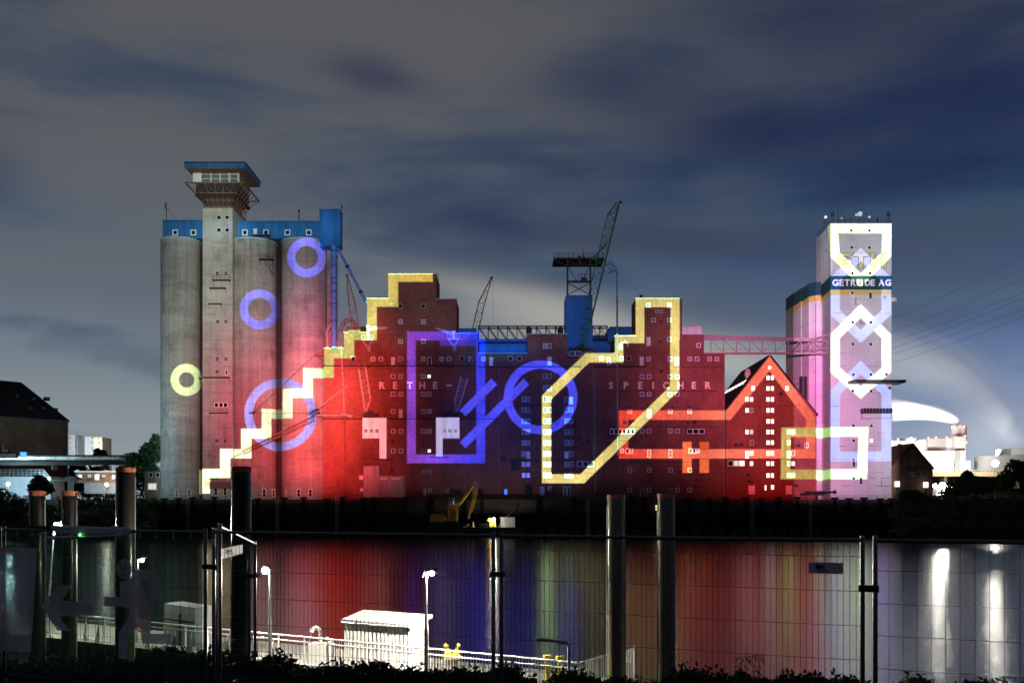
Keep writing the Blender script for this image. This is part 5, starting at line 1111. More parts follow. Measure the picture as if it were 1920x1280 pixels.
# road deck and power station far behind
t = thing('road_viaduct', 'pale lit road viaduct on short piers running behind the dark trees at right', 'bridge', (wx(1820, 420), 420, ZQ))
MB().pbox(1735, 884, 1990, 892.5, 420, 12).build('deck', 'letter', t); MB().pbox(1735, 880.5, 1990, 882, 419.6, .4).build('parapet_rail', 'white_paint', t)
b = MB()
for x in range(1740, 1990, 8): b.pbox(x, 882, x + 1, 884, 419.7, .3)
b.build('rail_post', 'steel', t); b = MB()
for x in range(1770, 1990, 45): b.pbox(x, 892.5, x + 6, 915, 424, 4)
b.build('pier', 'concrete', t)
struct(MB().pbox(1738, 892.8, 2100, 950, 433, 6).build('embankment', 'earth'))
YP = 900.
t = thing('power_station', 'far floodlit white power station with two smoking chimneys', 'power station', (wx(1790, YP), YP, ZQ))
for nm, x0, y0, x1, y1, Y, d, mm in (('boiler_house', 1739, 822, 1792, 850, YP, 60, 'cream'), ('turbine_hall', 1722, 845.5, 1789, 915, YP - 20, 60, 'cream'), ('tower_block', 1790, 818, 1810.5, 900, YP - 6, 40, 'cream'), ('annex', 1810.5, 863, 1820, 900, YP - 10, 30, 'cream'), ('side_block', 1640, 825.5, 1700, 860, YP + 30, 40, 'cream'), ('side_tower', 1699, 821, 1718, 900, YP + 30, 30, 'cream')):
    box(nm, mm, t, x0, y0, x1, y1, Y, d)
for x in (1793.5, 1803): MB().bar(W3(x, 822, YP + 6), W3(x, 799.5, YP + 6), 4.3 * .5 * 2, 16).build('chimney', 'cream', t, True)
MB().pbox(1738, 866, 1775, 870, YP - 20.5, .5).build('window_band', 'steel', t); MB().pbox(1790.5, 840, 1809, 844, YP - 6.3, .3).build('red_band', 'roof_red', t)
MB().bar(W3(1709, 821, YP + 40), W3(1709, 811, YP + 40), .5).build('aerial', 'steel', t)
b = MB()
for x, y in ((1789, 799), (1800, 799), (1807.5, 799.5), (1684, 823), (1709, 820), (1741, 821), (1755, 820), (1775, 820), (1809.5, 817), (1811.5, 829)): b.ball(W3(x, y, YP - 8), .9, 6)
b.build('beacon', 'red_lamp', t)
t = thing('storage_tank', 'huge pale storage tank and block glowing at the far right', 'tank', (wx(1890, 860), 860, ZQ))
MB().bar((wx(1900, 900), 900, ZQ), (wx(1900, 900), 900, wz(852, 868)), 32, 40).build('tank_shell', 'cream', t, True); MB().pbox(1896, 840, 1940, 870, 950, 30).build('block', 'cream', t)
def flood(px, py, Y, v, d, tilt=90, c=(1, .97, .92), size=150):
    l = bpy.data.lights.new('power_station_floodlight', 'SPOT'); l.energy = v * 4 * math.pi ** 2 * d * d; l.shadow_soft_size = 1.0; l.color = c; l.spot_size = R(size); l.spot_blend = .6
    o = bpy.data.objects.new('power_station_floodlight', l); col.objects.link(o); o.location = W3(px, py, Y); o.rotation_euler = (R(tilt), 0, 0); return o
flood(1762, 858, 850, 1.15, 50, 100); flood(1803, 868, 862, .5, 45, 110); flood(1690, 850, 890, 1.2, 50); flood(1872, 868, 830, .6, 40); flood(1920, 850, 900, .8, 40); flood(160, 846, 495, 1.2, 30, c=(.85, .95, 1)); flood(1820, 886, 405, .7, 16, c=(1, .86, .66)); flood(1870, 886, 405, .7, 16, c=(1, .86, .66)); flood(1772, 886, 405, .7, 14, c=(1, .86, .66))
flood(1760, 815, YP + 10, 5.5, 50, 170, size=130); flood(1700, 815, YP + 10, 4.5, 50, 170, size=130); flood(1860, 860, YP + 80, 1.1, 90, 165, size=150, c=(1, .96, .86))
t = thing('pylon', 'faint lattice pylon in front of the power station', 'pylon', (wx(1786, 700), 700, ZQ))
b = MB().bar(W3(1782, 892, 700), W3(1786, 852, 700), .2).bar(W3(1791, 892, 700), W3(1786.5, 852, 700), .2)
for i in range(7): y = 890 - i * 5.5; w_ = 4.2 * (y - 850) / 40; b.bar(W3(1786.3 - w_, y, 700), W3(1786.3 + w_, y - 5.5, 700), .1); b.bar(W3(1786.3 + w_, y, 700), W3(1786.3 - w_, y - 5.5, 700), .1)
for y, w_ in ((856, 6), (863, 8)): b.bar(W3(1786.3 - w_, y, 700), W3(1786.3 + w_, y, 700), .15)
b.build('lattice', 'steel', t)
# overhead wires
t = thing('overhead_line', 'bundle of thin overhead wires rising to the right behind the pale tower', 'power line', (wx(1700, 400), 400, wz(650, 400)))
for (x0, y0), (x1, y1) in (((1640, 612), (1925, 480)), ((1640, 634), (1925, 520)), ((1640, 652), (1925, 545)), ((1640, 665), (1925, 556)), ((1640, 674), (1925, 577)), ((1640, 692), (1925, 592))):
    MB().path([W3(x0, y0, 420), W3((x0 + x1) / 2, (y0 + y1) / 2 + 3, 380), W3(x1, y1, 340)], .045, 3).build('wire', 'steel_dark', t)

# steam from the power station
def plume(name, pts, Y, dens, c, aniso=.0, parent=None):
    m = bpy.data.materials.new(name); m.use_nodes = True; m.node_tree.nodes.clear(); k = NT(m.node_tree)
    pv = k.n('VolumePrincipled'); pv.inputs['Color'].default_value = (*c, 1); pv.inputs['Density'].default_value = dens; pv.inputs['Anisotropy'].default_value = aniso
    o = k.n('OutputMaterial'); k.put(o.inputs['Volume'], pv); M[name] = m
    b = MB(); n = 18; P = []
    from mathutils import geometry
    fine = []
    for i in range(len(pts) - 1):
        p0 = pts[max(0, i - 1)]; p1 = pts[i]; p2 = pts[i + 1]; p3 = pts[min(len(pts) - 1, i + 2)]
        for s_ in range(5):
            t_ = s_ / 5; fine.append([.5 * (2 * p1[j] + (p2[j] - p0[j]) * t_ + (2 * p0[j] - 5 * p1[j] + 4 * p2[j] - p3[j]) * t_ ** 2 + (3 * p1[j] - p0[j] - 3 * p2[j] + p3[j]) * t_ ** 3) for j in range(3)])
    fine.append(list(pts[-1]))
    for i, (x, y, r) in enumerate(fine):
        a = fine[max(0, i - 1)]; c_ = fine[min(len(fine) - 1, i + 1)]; d = (W3(c_[0], c_[1], Y) - W3(a[0], a[1], Y)).normalized(); nx = Vector((-d.z, 0, d.x)); ny = Vector((0, 1, 0)); rr = r * Y / F
        for q in range(n): t_ = 2 * math.pi * q / n; b.v.append(tuple(W3(x, y, Y) + nx * (rr * math.cos(t_)) + ny * (rr * 1.1 * math.sin(t_))))
    for i in range(len(fine) - 1):
        for q in range(n): b.f.append((i * n + q, i * n + (q + 1) % n, (i + 1) * n + (q + 1) % n, (i + 1) * n + q)); b.mi.append(0)
    b.f += [tuple(range(n))[::-1], tuple(range((len(fine) - 1) * n, len(fine) * n))]; b.mi += [0, 0]
    ob = b.build('steam_layer', name, parent, kind='stuff', smooth_=True)
    import bmesh
    bm = bmesh.new(); bm.from_mesh(ob.data); bmesh.ops.recalc_face_normals(bm, faces=bm.faces); bm.to_mesh(ob.data); bm.free(); return ob
rp = random.Random(21)
def soft_plume(pts, Y, shells):
    root = bpy.data.objects.new('steam_plume', None); col.objects.link(root); root.location = W3(pts[0][0], pts[0][1], Y); ORG[root.name] = root.location.copy(); root['kind'] = 'stuff'
    for f_, d_ in shells: plume('steam_plume', [(x + rp.uniform(-.10, .10) * r * (i > 1), y + rp.uniform(-.16, .16) * r * (i > 1), r * f_ * (1 if i < 2 else rp.uniform(.84, 1.16))) for i, (x, y, r) in enumerate(pts)], Y, d_, (1, 1, 1), parent=root)
soft_plume([(1798, 801, 3.5), (1797, 793, 5), (1786, 784, 7), (1752, 774, 11), (1702, 766, 16), (1650, 760, 21), (1590, 752, 26)], YP + 6, ((.45, .05), (.62, .03), (.8, .018), (1., .010), (1.25, .006), (1.6, .003)))
soft_plume([(1960, 862, 14), (1925, 832, 22), (1890, 790, 32), (1850, 745, 42), (1795, 703, 52), (1730, 672, 58), (1650, 650, 62), (1560, 636, 60), (1480, 630, 50)], YP + 80, ((.35, .0022), (.5, .0020), (.65, .0018), (.8, .0015), (.95, .0012), (1.1, .0009), (1.3, .0006)))
soft_plume([(1945, 868, 22), (1900, 845, 30), (1850, 815, 34), (1800, 795, 34), (1730, 800, 30)], YP + 120, ((.5, .0012), (.75, .001), (1., .0008), (1.3, .0005)))


# ------------------------------------------------------------------ mooring piles in the near water
def pile_mat(nm, f):
    sc_ = lambda c: tuple(v * f for v in c)
    m = bpy.data.materials.new('weathered_pile'); m.use_nodes = True; k = NT(m.node_tree); p = m.node_tree.nodes['Principled BSDF']; M[nm] = m
    o = k.n('TexCoord').outputs['Object']; z = k.n('SeparateXYZ'); k.put(z.inputs[0], o)
    st = k.noise(k.scale(o, (3, 3, .35)), 1.6, 6, .65); fine = k.noise(o, 5, 6, .7)
    c = k.mix(k.rng(st, .5, .72, 0, .8, True), sc_((.12, .105, .088)), sc_((.10, .06, .04)))
    tide = k.rng(k.m('ADD', z.outputs[2], k.m('MULTIPLY', st, 1.6)), 2.2, 3.4, 1, 0, True)
    c = k.mix(k.m('MULTIPLY', tide, .8), c, sc_((.15, .16, .06)))
    c = k.mix(k.rng(fine, .64, .72, 0, .5), c, sc_((.22, .20, .17)))
    k.put(p.inputs['Base Color'], c); k.put(p.inputs['Roughness'], k.rng(fine, .3, .7, .12, .3)); p.inputs['Specular IOR Level'].default_value = .25
    b = k.n('Bump'); b.inputs['Strength'].default_value = .25; b.inputs['Distance'].default_value = .03; k.put(b.inputs['Height'], fine); k.put(p.inputs['Normal'], b)
pile_mat('pile', .13); pile_mat('pile_lit', 1.9)  # same steel twice: darkened to subdue lamplight, lightened for the lamp-lit pair
def pile(label, x0, x1, yt, Y, capm='orange', band=9.0, m='pile'):
    r = (x1 - x0) / 2 / F * Y; c = ((x0 + x1) / 2 - 960) / F * Y; zt_ = wz(yt, Y); zb = zt_ - band * Y / F
    t = thing('mooring_pile', label, 'pile', (c, Y, 0), 'steel mooring piles in the near water')
    MB().bar((c, Y, -2.5), (c, Y, zb), r, 28).build('shaft', m, t, True)
    MB().bar((c, Y, zb), (c, Y, zt_), r + .012, 28).build('marker_band', capm, t, True)
    t.rotation_euler = (R(random.uniform(-.25, .25)), R(random.uniform(-.35, .35)), 0)
    for s_ in (-1, 1): MB().box(c + s_ * r * .99 - .02, c + s_ * r * .99 + .02, Y - .05, Y + .05, -1, zb - .2).build('guide_rail', 'steel', t)
    return t
M['pink_lit_orange'] = mat('pink_lit_marker_paint', (.75, .26, .27), .7, nscale=4, dirt=(.45, .3, .3, .5), dscale=3)  # marker paint with the pinkish light on the bands put into its colour
pile('leftmost short mooring pile with orange top band at the left picture edge', 57, 85.5, 920, 44); pile('second short mooring pile with orange top band, right of the leftmost one', 116.5, 143.5, 920, 44.5)
pile('tall mooring pile with orange top standing before the dark trees', 217, 252, 876, 40); pile('tall dark mooring pile in front of the concrete silo', 432.5, 468.5, 874.5, 37, band=11)
pile('mooring pile with pinkish band in front of the brick warehouse, left of its neighbour', 1138.5, 1171, 927, 31.6, 'pink_lit_orange', m='pile_lit'); pile('mooring pile with pinkish band and bright streak, rightmost of all piles', 1233.5, 1265, 925, 31.2, 'pink_lit_orange', m='pile_lit')

# ------------------------------------------------------------------ floating jetty with railing, hut and lamps
def jp(t, off=0.):
    """point on the jetty's near edge for image tangent t, moved back by off"""
    Y = 34.1 / (1 + .635 * t); d = Vector((.535, .845, 0)); return Vector((t * Y, Y, 0)) + d * off
J0 = jp((-160 - 960) / F); J1 = jp((1086 - 960) / F); jd = (J1 - J0).normalized(); jn = Vector((-jd.y, jd.x, 0)); ZJ = .72
J = thing('floating_jetty', 'pale lit floating jetty running along the near bank', 'jetty', (*J0.lerp(J1, .5).xy, 0))
fl = [J0, J1, J1 + jn * 4.6, J0 + jn * 4.6]
MB().zprism([(q.x, q.y) for q in fl], -.5, ZJ).build('pontoon', 'deck', J)
b = MB()
for i in range(60): a = J0.lerp(J1, (i + .5) / 60) - jn * .06; b.bar((a.x, a.y, -.4), (a.x, a.y, ZJ), .05)
b.build('fender', 'timber', J)
RL = thing('jetty_railing', 'white lit metal railing along the jetty edge', 'railing', (*J0.lerp(J1, .5).xy, ZJ))
L_ = (J1 - J0).length; zr = 1.92
def seg(a, b_, z0, z1, r): return MB().bar((a.x, a.y, z0), (b_.x, b_.y, z1), r, 6)
K1 = J1 + jn * 4.2
seg(J0, J1, zr, zr, .042).build('handrail', 'white_paint', RL); seg(J0, J1, zr - .20, zr - .20, .034).build('upper_rail', 'white_paint', RL); seg(J0, J1, ZJ + .12, ZJ + .12, .02).build('lower_rail', 'white_paint', RL)
seg(J1, K1, zr, zr + .05, .035).build('handrail', 'white_paint', RL); seg(J1, K1, ZJ + .12, ZJ + .12, .02).build('lower_rail', 'white_paint', RL)
bal = MB().box(-.013, .013, -.013, .013, 0, zr - ZJ).build('baluster', 'white_paint', RL); first = True
tk = (620 - 960) / F
s0 = (jp(tk) - J0).length
n = int((L_ - s0) / .125)
for i in range(min(n, 150)):
    p_ = J0 + jd * (s0 + (L_ - s0) * (i + .5) / n)
    if first: o = bal; first = False; o.location = Vector((p_.x, p_.y, ZJ)) - origin(RL)
    else: inst(bal, 'baluster', (p_.x, p_.y, ZJ), RL)
    if i == 0: bal.data.transform(Matrix.Translation(origin(RL)))
for i in range(30): p_ = J1.lerp(K1, (i + .5) / 30); inst(bal, 'baluster', (p_.x, p_.y, ZJ), RL)
post = MB().bar((0, 0, 0), (0, 0, zr - ZJ), .04, 6).build('post', 'white_paint', None); post.parent = RL
for i in range(24):
    p_ = J0 + jd * (s0 * i / 22.) if i < 22 else (J1 if i == 22 else K1)
    if i == 0: post.location = Vector((p_.x, p_.y, ZJ)) - origin(RL)
    else: inst(post, 'post', (p_.x, p_.y, ZJ), RL)
# triangular stays of the gangway rail on the left
bb = MB()
for px in (62, 155, 178, 236, 272, 307, 322, 352, 420, 505): 
    q = jp((px - 960) / F, .15); bb.add([(q.x - .22, q.y + .12, ZJ), (q.x + .1, q.y - .05, ZJ), (q.x + .06, q.y, zr - .2), (q.x - .22, q.y + .2, ZJ)], [(0, 1, 2), (1, 3, 2), (3, 0, 2)])
bb.build('gusset_stay', 'white_paint', RL)
# hut
def onj(px, off):
    t0 = (px - 960) / F; t = t0
    for _ in range(12):
        q = jp(t, off); t += t0 - q.x / q.y
    return jp(t, off)
hA = onj(648, .7); hB = onj(771, .7); hd = 1.0; ze_ = 2.52
t = thing('metal_hut', 'white corrugated metal hut with overhanging flat roof on the jetty', 'hut', (*((hA + hB) / 2 + jn * 1.4).xy, ZJ))
def corr(a, c, n, out_):
    pts = []; d = (c - a) / n
    for i in range(n):
        for s_, q in ((0, 0), (.42, 0), (.5, .05), (.92, .05)): pts.append(a + d * (i + s_) + out_ * q)
    pts.append(c); return pts
c4 = [hA, hB, hB + jn * hd, hA + jn * hd]
for a, c, n_, ou in ((c4[0], c4[1], 17, -jn), (c4[1], c4[2], 15, jd), (c4[2], c4[3], 17, jn), (c4[3], c4[0], 15, -jd)):
    ps = corr(a, c, n_ if n_ == 17 else 6, ou); q = MB(); vs_ = [(v.x, v.y, ZJ) for v in ps] + [(v.x, v.y, ze_ + .26 * max(0, min(1, (v - hA).dot(jn) / hd))) for v in ps]; m_ = len(ps)
    q.add(vs_, [(i, i + 1, m_ + i + 1, m_ + i) for i in range(m_ - 1)]); q.build('corrugated_wall', 'white_paint', t)
ov = [hA - jd * .12 - jn * .14, hB + jd * .06 - jn * .14, hB + jd * .08 + jn * (hd + .22), hA - jd * .12 + jn * (hd + .22)]
q = MB(); zz = [ze_, ze_, ze_ + .26, ze_ + .26]; vs_ = [(v.x, v.y, z) for v, z in zip(ov, zz)] + [(v.x, v.y, z + .13) for v, z in zip(ov, zz)]
q.add(vs_, [(3, 2, 1, 0), (4, 5, 6, 7), (0, 1, 5, 4), (1, 2, 6, 5), (2, 3, 7, 6), (3, 0, 4, 7)]).build('roof', 'white_paint', t)
b = MB()
for i in range(18): a = ov[0].lerp(ov[1], (i + .5) / 18) - jn * .02; b.bar((a.x, a.y, ze_ - .03), (a.x, a.y, ze_ + .16), .03, 4)
b.build('roof_rib_end', 'steel', t)
for q in c4: MB().bar((q.x, q.y, ZJ), (q.x, q.y, ze_), .055, 4).build('corner_trim', 'white_paint', t)
MB().bar((*(ov[0] - jn * .03).xy, ze_ + .02), (*(ov[1] - jn * .03).xy, ze_ + .02), .045, 6).build('gutter', 'steel', t)
# lamp posts
def jetty_lamp(label, px, yb_, yt, off, s, lean=0, head=1, lit=True, r=.115, Yx=None, hood=False):
    q = onj(px, off) if Yx is None else Vector(((px - 960) / F * Yx, Yx, 0)); zt_ = wz(yt, q.y)
    t = thing('jetty_lamp', label, 'lamp', (q.x, q.y, ZJ), 'lamp posts on the jetty')
    MB().bar((q.x, q.y, ZJ), (q.x + lean * .5, q.y, ZJ + (zt_ - ZJ) * .5), .075, 8).bar((q.x + lean * .5, q.y, ZJ + (zt_ - ZJ) * .5), (q.x + lean, q.y, zt_), .05, 8).bar((q.x, q.y, ZJ), (q.x, q.y, ZJ + .35), .14, 8).build('pole', 'steel', t)
    hx = q.x + lean; hp = Vector((hx + .14 * head, q.y, zt_))
    MB().add([(hx, q.y - .09, zt_ - .02), (hx + .42 * head, q.y - .09, zt_ + .10), (hx + .42 * head, q.y + .09, zt_ + .10), (hx, q.y + .09, zt_ - .02), (hx, q.y - .11, zt_ + .09), (hx + .4 * head, q.y - .09, zt_ + .17), (hx + .4 * head, q.y + .09, zt_ + .17), (hx, q.y + .11, zt_ + .09)], [(3, 2, 1, 0), (4, 5, 6, 7), (0, 1, 5, 4), (1, 2, 6, 5), (2, 3, 7, 6), (3, 0, 4, 7)]).build('lamp_head', 'steel_dark', t)
    if hood: MB().add([(hx - .10, q.y - .2, zt_ - .16), (hx - .10, q.y + .2, zt_ - .16), (hx - .04, q.y + .2, zt_ + .10), (hx - .04, q.y - .2, zt_ + .10), (hx + .62, q.y - .25, zt_ - .115), (hx + .62, q.y + .25, zt_ - .115)], [(0, 1, 2, 3), (3, 2, 5, 4)]).build('hood', 'steel_dark', t)
    if lit: lampball((hx + .2 * head, q.y, zt_ - r * .55), r, s, 'bulb', t)
    return t
jetty_lamp('lit lamp post on the jetty left of the white hut', 507, 1215, 1066, -.45, 8500, -.02, -1)
jetty_lamp('lamp post at the right corner of the white hut', 799, 1222, 1072, -.75, 24000, 0, 1, r=.07, hood=True)
jetty_lamp('small lit lamp post behind the tarpaulin near the painted head', 254, 1170, 1048, 1.2, 7000, .12, 1, r=.07)
jetty_lamp('dazzling leaning lamp post behind the tarpaulin at far left', 86, 1190, 983, .4, 10000, .42, 1, r=.17)
# gooseneck pipe, bin, cabinet and small gear
t = thing('gooseneck_vent', 'white gooseneck vent pipe on a tank beside the hut', 'pipe', (*onj(600, .9).xy, ZJ))
q = onj(600, .9); MB().box(q.x - .42, q.x + .5, q.y - .3, q.y + .5, ZJ, ZJ + .85).build('tank', 'white_paint', t)
pts = [(q.x + .02, q.y, ZJ + .85), (q.x + .02, q.y, ZJ + 1.3)] + [(q.x - .16 + .18 * math.cos(a), q.y, ZJ + 1.3 + .18 * math.sin(a)) for a in (.5, 1.0, 1.57, 2.1, 2.7, 3.2)]
MB().path(pts, .075, 8).build('gooseneck', 'white_paint', t, True); MB().bar(pts[-1], (q.x - .46, q.y, ZJ + .8), .02, 5).build('stay', 'steel', t); MB().bar((q.x + .3, q.y, ZJ + .85), (q.x + .3, q.y, ZJ + 1.05), .04).ball((q.x + .3, q.y, ZJ + 1.08), .06).build('valve', 'white_paint', t)
q = onj(627, .9); t = thing('grab_frame', 'rounded white ladder frame between the vent tank and the hut', 'railing', (q.x, q.y, ZJ))
MB().path([(q.x - .2, q.y, ZJ), (q.x - .2, q.y, ZJ + .95), (q.x - .12, q.y, ZJ + 1.02), (q.x + .15, q.y, ZJ + 1.02), (q.x + .2, q.y, ZJ + .95), (q.x + .2, q.y, ZJ)], .03, 6).build('hoop', 'white_paint', t); MB().box(q.x - .18, q.x, q.y + .02, q.y + .2, ZJ, ZJ + .9).build('locker', 'white_paint', t)
for lb, px in (('left one of two yellow bollards beside the bent pipe', 1026), ('right one of two yellow bollards beside the bent pipe', 1050)):
    q = onj(px, .5); t = thing('yellow_bollard', lb, 'bollard', (q.x, q.y, ZJ), 'yellow bollards on the jetty'); MB().bar((q.x, q.y, ZJ), (q.x, q.y, 1.93), .09, 12).build('stem', 'yellow', t, True); MB().bar((q.x, q.y, 1.93), (q.x, q.y, 2.0), .15, 12).build('cap', 'yellow', t, True)
q = onj(848, .5); t = thing('double_bollard', 'yellow double horned mooring bollard on the jetty right of the hut', 'bollard', (q.x, q.y, ZJ))
MB().box(q.x - .3, q.x + .3, q.y - .2, q.y + .2, 1.55, 1.78).bar((q.x - .12, q.y, 1.76), (q.x - .22, q.y, 2.02), .06, 8).bar((q.x + .12, q.y, 1.76), (q.x + .22, q.y, 2.02), .06, 8).ball((q.x - .22, q.y, 2.02), .09).ball((q.x + .22, q.y, 2.02), .09).build('horn', 'yellow', t); MB().box(q.x - .2, q.x + .2, q.y - .15, q.y + .15, ZJ, 1.55).build('base', 'deck', t)
Yb_ = 31.8; t = thing('bent_pipe', 'grey bent standpipe with long horizontal arm at the end of the jetty', 'pipe', (wx(1067, Yb_), Yb_, ZJ - .5))
MB().path([(wx(1067, Yb_), Yb_, -.4), W3(1067, 1210, Yb_), W3(1064, 1205, Yb_), W3(1010, 1197.5, Yb_), W3(1004.5, 1199.5, Yb_)], .055, 8).build('pipe', 'steel', t, True)
o = MB(); q = onj(340, 1.6); o.add([(q.x - 1.0, q.y + .6, ZJ), (q.x + .8, q.y - .5, ZJ), (q.x + .8, q.y - .5, wz(1137, q.y)), (q.x - 1.0, q.y + .6, wz(1133, q.y)), (q.x - .6, q.y + 1.8, ZJ), (q.x + 1.2, q.y + .6, ZJ), (q.x + 1.2, q.y + .6, wz(1137, q.y)), (q.x - .6, q.y + 1.8, wz(1133, q.y))], [(0, 1, 2, 3), (5, 4, 7, 6), (1, 5, 6, 2), (4, 0, 3, 7), (3, 2, 6, 7)]); t = thing('jetty_kiosk', 'pale boarded kiosk wall seen through the tarpaulin at its right edge', 'kiosk', (q.x, q.y, ZJ)); o.build('wall', 'terrace', t)
b = MB(); b.bar((q.x - 1.05, q.y + .55, wz(1161, q.y)), (q.x + .8, q.y - .56, wz(1164, q.y)), .05).bar((q.x - .05, q.y - .03, ZJ), (q.x - .05, q.y - .03, wz(1150, q.y)), .06); b.build('beam', 'steel_dark', t)
t = thing('life_ring', 'orange life ring hanging on the jetty railing behind the tarpaulin', 'life ring', (*onj(265, .3).xy, 1.7)); q = onj(265, .3); b = MB()
M['life_orange'] = mat('life_ring_orange', (.75, .16, .04), .5)
pts = [(q.x + .22 * math.cos(a), q.y, 1.72 + .3 * math.sin(a)) for a in np.linspace(0, 2 * math.pi, 13)]; b.path(pts, .06, 6).build('ring', 'life_orange', t)

# ------------------------------------------------------------------ near bank, temporary fence, plants
q = MB(); prof = [(-14, 4.75), (9, 4.72), (13.5, 4.3), (17, 3.2), (22, 1.2), (27, -1.2)]
nx_ = 80
for y, z in prof:
    for i in range(nx_ + 1): x = -40 + 80 * i / nx_; q.v.append((x, y, z + (random.uniform(-.08, .08) if y > 9 else 0)))
for r_ in range(len(prof) - 1):
    for i in range(nx_): q.f.append((r_ * (nx_ + 1) + i, r_ * (nx_ + 1) + i + 1, (r_ + 1) * (nx_ + 1) + i + 1, (r_ + 1) * (nx_ + 1) + i)); q.mi.append(0)
struct(q.build('near_bank', 'earth'))
def fp_(px):
    t = (px - 960) / F; X = 10 * t / (1 + .45 * t); return Vector((X, 10 - .45 * X, 0))
fdir = Vector((1, -.45, 0)).normalized(); fnm = Vector((-.41, -.91, 0))
ZT, ZB = 6.74, 4.78
M['fence_tube'] = mat('galvanised_fence_tube', (.13, .135, .16), .28, .8, nscale=30, var=.12); M['wire'] = mat('galvanised_wire', (.13, .13, .14), .35, .6)
def panel(label, a, c, sv, sh, zt_=ZT, zb_=ZB, zt2=None, r=.0026, hx=True):
    t = thing('mesh_fence', label, 'fence', (*((a + c) / 2).xy, zb_), 'temporary mesh fence panels'); zt2 = zt2 if zt2 is not None else zt_; zb2 = zb_ + (zt2 - zt_)
    MB().bar((*a.xy, zb_ - .05), (*a.xy, zt_ + .02), .021, 10).build('post', 'fence_tube', t, True); MB().bar((*c.xy, zb2 - .05), (*c.xy, zt2 + .02), .021, 10).build('post', 'fence_tube', t, True)
    MB().bar((*a.xy, zt_ - .02), (*c.xy, zt2 - .02), .019, 10).build('top_rail', 'fence_tube', t, True); MB().bar((*a.xy, zb_ + .05), (*c.xy, zb2 + .05), .019, 8).build('bottom_rail', 'fence_tube', t, True)
    b = MB(); L = (c - a).length; n_ = int(L / sv); rr = random.Random(int(L * 1000 + a.x * 50))
    for i in range(1, n_):
        p_ = a.lerp(c, i / n_); s_ = i / n_; w_ = rr.uniform(-.0022, .0022); mid = p_ + (c - a).normalized() * w_
        z0, z1 = zb_ + (zb2 - zb_) * s_, zt_ + (zt2 - zt_) * s_
        b.bar((*p_.xy, z0), (*mid.xy, (z0 + z1) / 2), r, 3, caps=False).bar((*mid.xy, (z0 + z1) / 2), (*p_.xy, z1 - .02), r, 3, caps=False)
    z = .12
    m_ = int((zt_ - zb_) / sh)
    for j in range(1, m_ + 1):
        dz = j * sh
        if zb_ + dz > zt_ - .08: break
        pr = None
        for i in range(9):
            p_ = a.lerp(c, i / 8) + fnm * .004; zz = zb_ + dz + (zb2 - zb_) * i / 8 + rr.uniform(-.004, .004); cur = (p_.x, p_.y, zz)
            if pr: b.bar(pr, cur, r * 1.15, 3, caps=False)
            pr = cur
    b.build('wire_mesh', 'wire', t, kind='stuff'); return t
def clampb(t, a, c, z):
    mcx = (a + c) / 2; d = (c - a).normalized(); L = (c - a).length / 2 + .03
    MB().bar((*(mcx - d * L).xy, z), (*(mcx + d * L).xy, z), .033, 6).build('clamp', 'rubber', t)
p0 = panel('tarpaulin covered temporary fence panel at far left', fp_(8), fp_(385), .12, .32)
p1 = panel('fine mesh fence panel left of centre before the red reflections', fp_(401), fp_(925), .052, .30)
p2 = panel('fine mesh fence panel right of centre carrying a small board', fp_(940), fp_(1617), .052, .30)
p3 = panel('wide mesh fence panel at far right before the white reflections', fp_(1641), fp_(1641) + fdir * 3.45, .11, .28)
p4 = panel('fence panel end standing at the left picture edge', fp_(6) - fdir * 3.5, fp_(6) - fdir * .06, .12, .32)
clampb(p1, fp_(385), fp_(401), wz(1062, fp_(393).y)); clampb(p2, fp_(925), fp_(940), wz(1076, fp_(932).y)); clampb(p3, fp_(1617), fp_(1641), wz(1103, fp_(1630).y))
pa = fp_(404) + Vector((-.02, .25, 0)); pb = Vector((wx(478.5, 14.6), 14.6, 0))
p5 = panel('fence panel running down the bank away from the main line', pa, pb, .05, .30, 6.80, 4.82, wz(1016, 14.6), r=.0022)
pc_ = pb + Vector((-.28, .35, 0))
t = thing('fence_post_pair', 'pair of loose fence posts at the lower end of the side panel', 'fence', (*pb.xy, 4.3))
MB().bar((*pc_.xy, 4.2), (wx(469, pc_.y), pc_.y, wz(996, pc_.y)), .021, 8).build('post', 'fence_tube', t, True); c_ = pb + Vector((-.12, .1, 0)); MB().bar((*c_.xy, 4.2), (c_.x, c_.y, wz(1040, c_.y)), .021, 8).build('post', 'fence_tube', t, True)
MB().box(c_.x - .17, c_.x + .16, c_.y - .1, c_.y + .05, wz(1083, 14.6), wz(1076, 14.6)).build('clamp', 'rubber', t)
t = thing('loose_post', 'pair of slim bare posts between the tarpaulin panel and the mesh panel', 'fence', (*fp_(393).xy, ZB))
for px in (391, 396.5):
    a = fp_(px) + fnm * -.08; MB().bar((a.x + .012, a.y, ZB - .1), (a.x, a.y, ZT + .03), .015, 8).build('post', 'fence_tube', t, True)
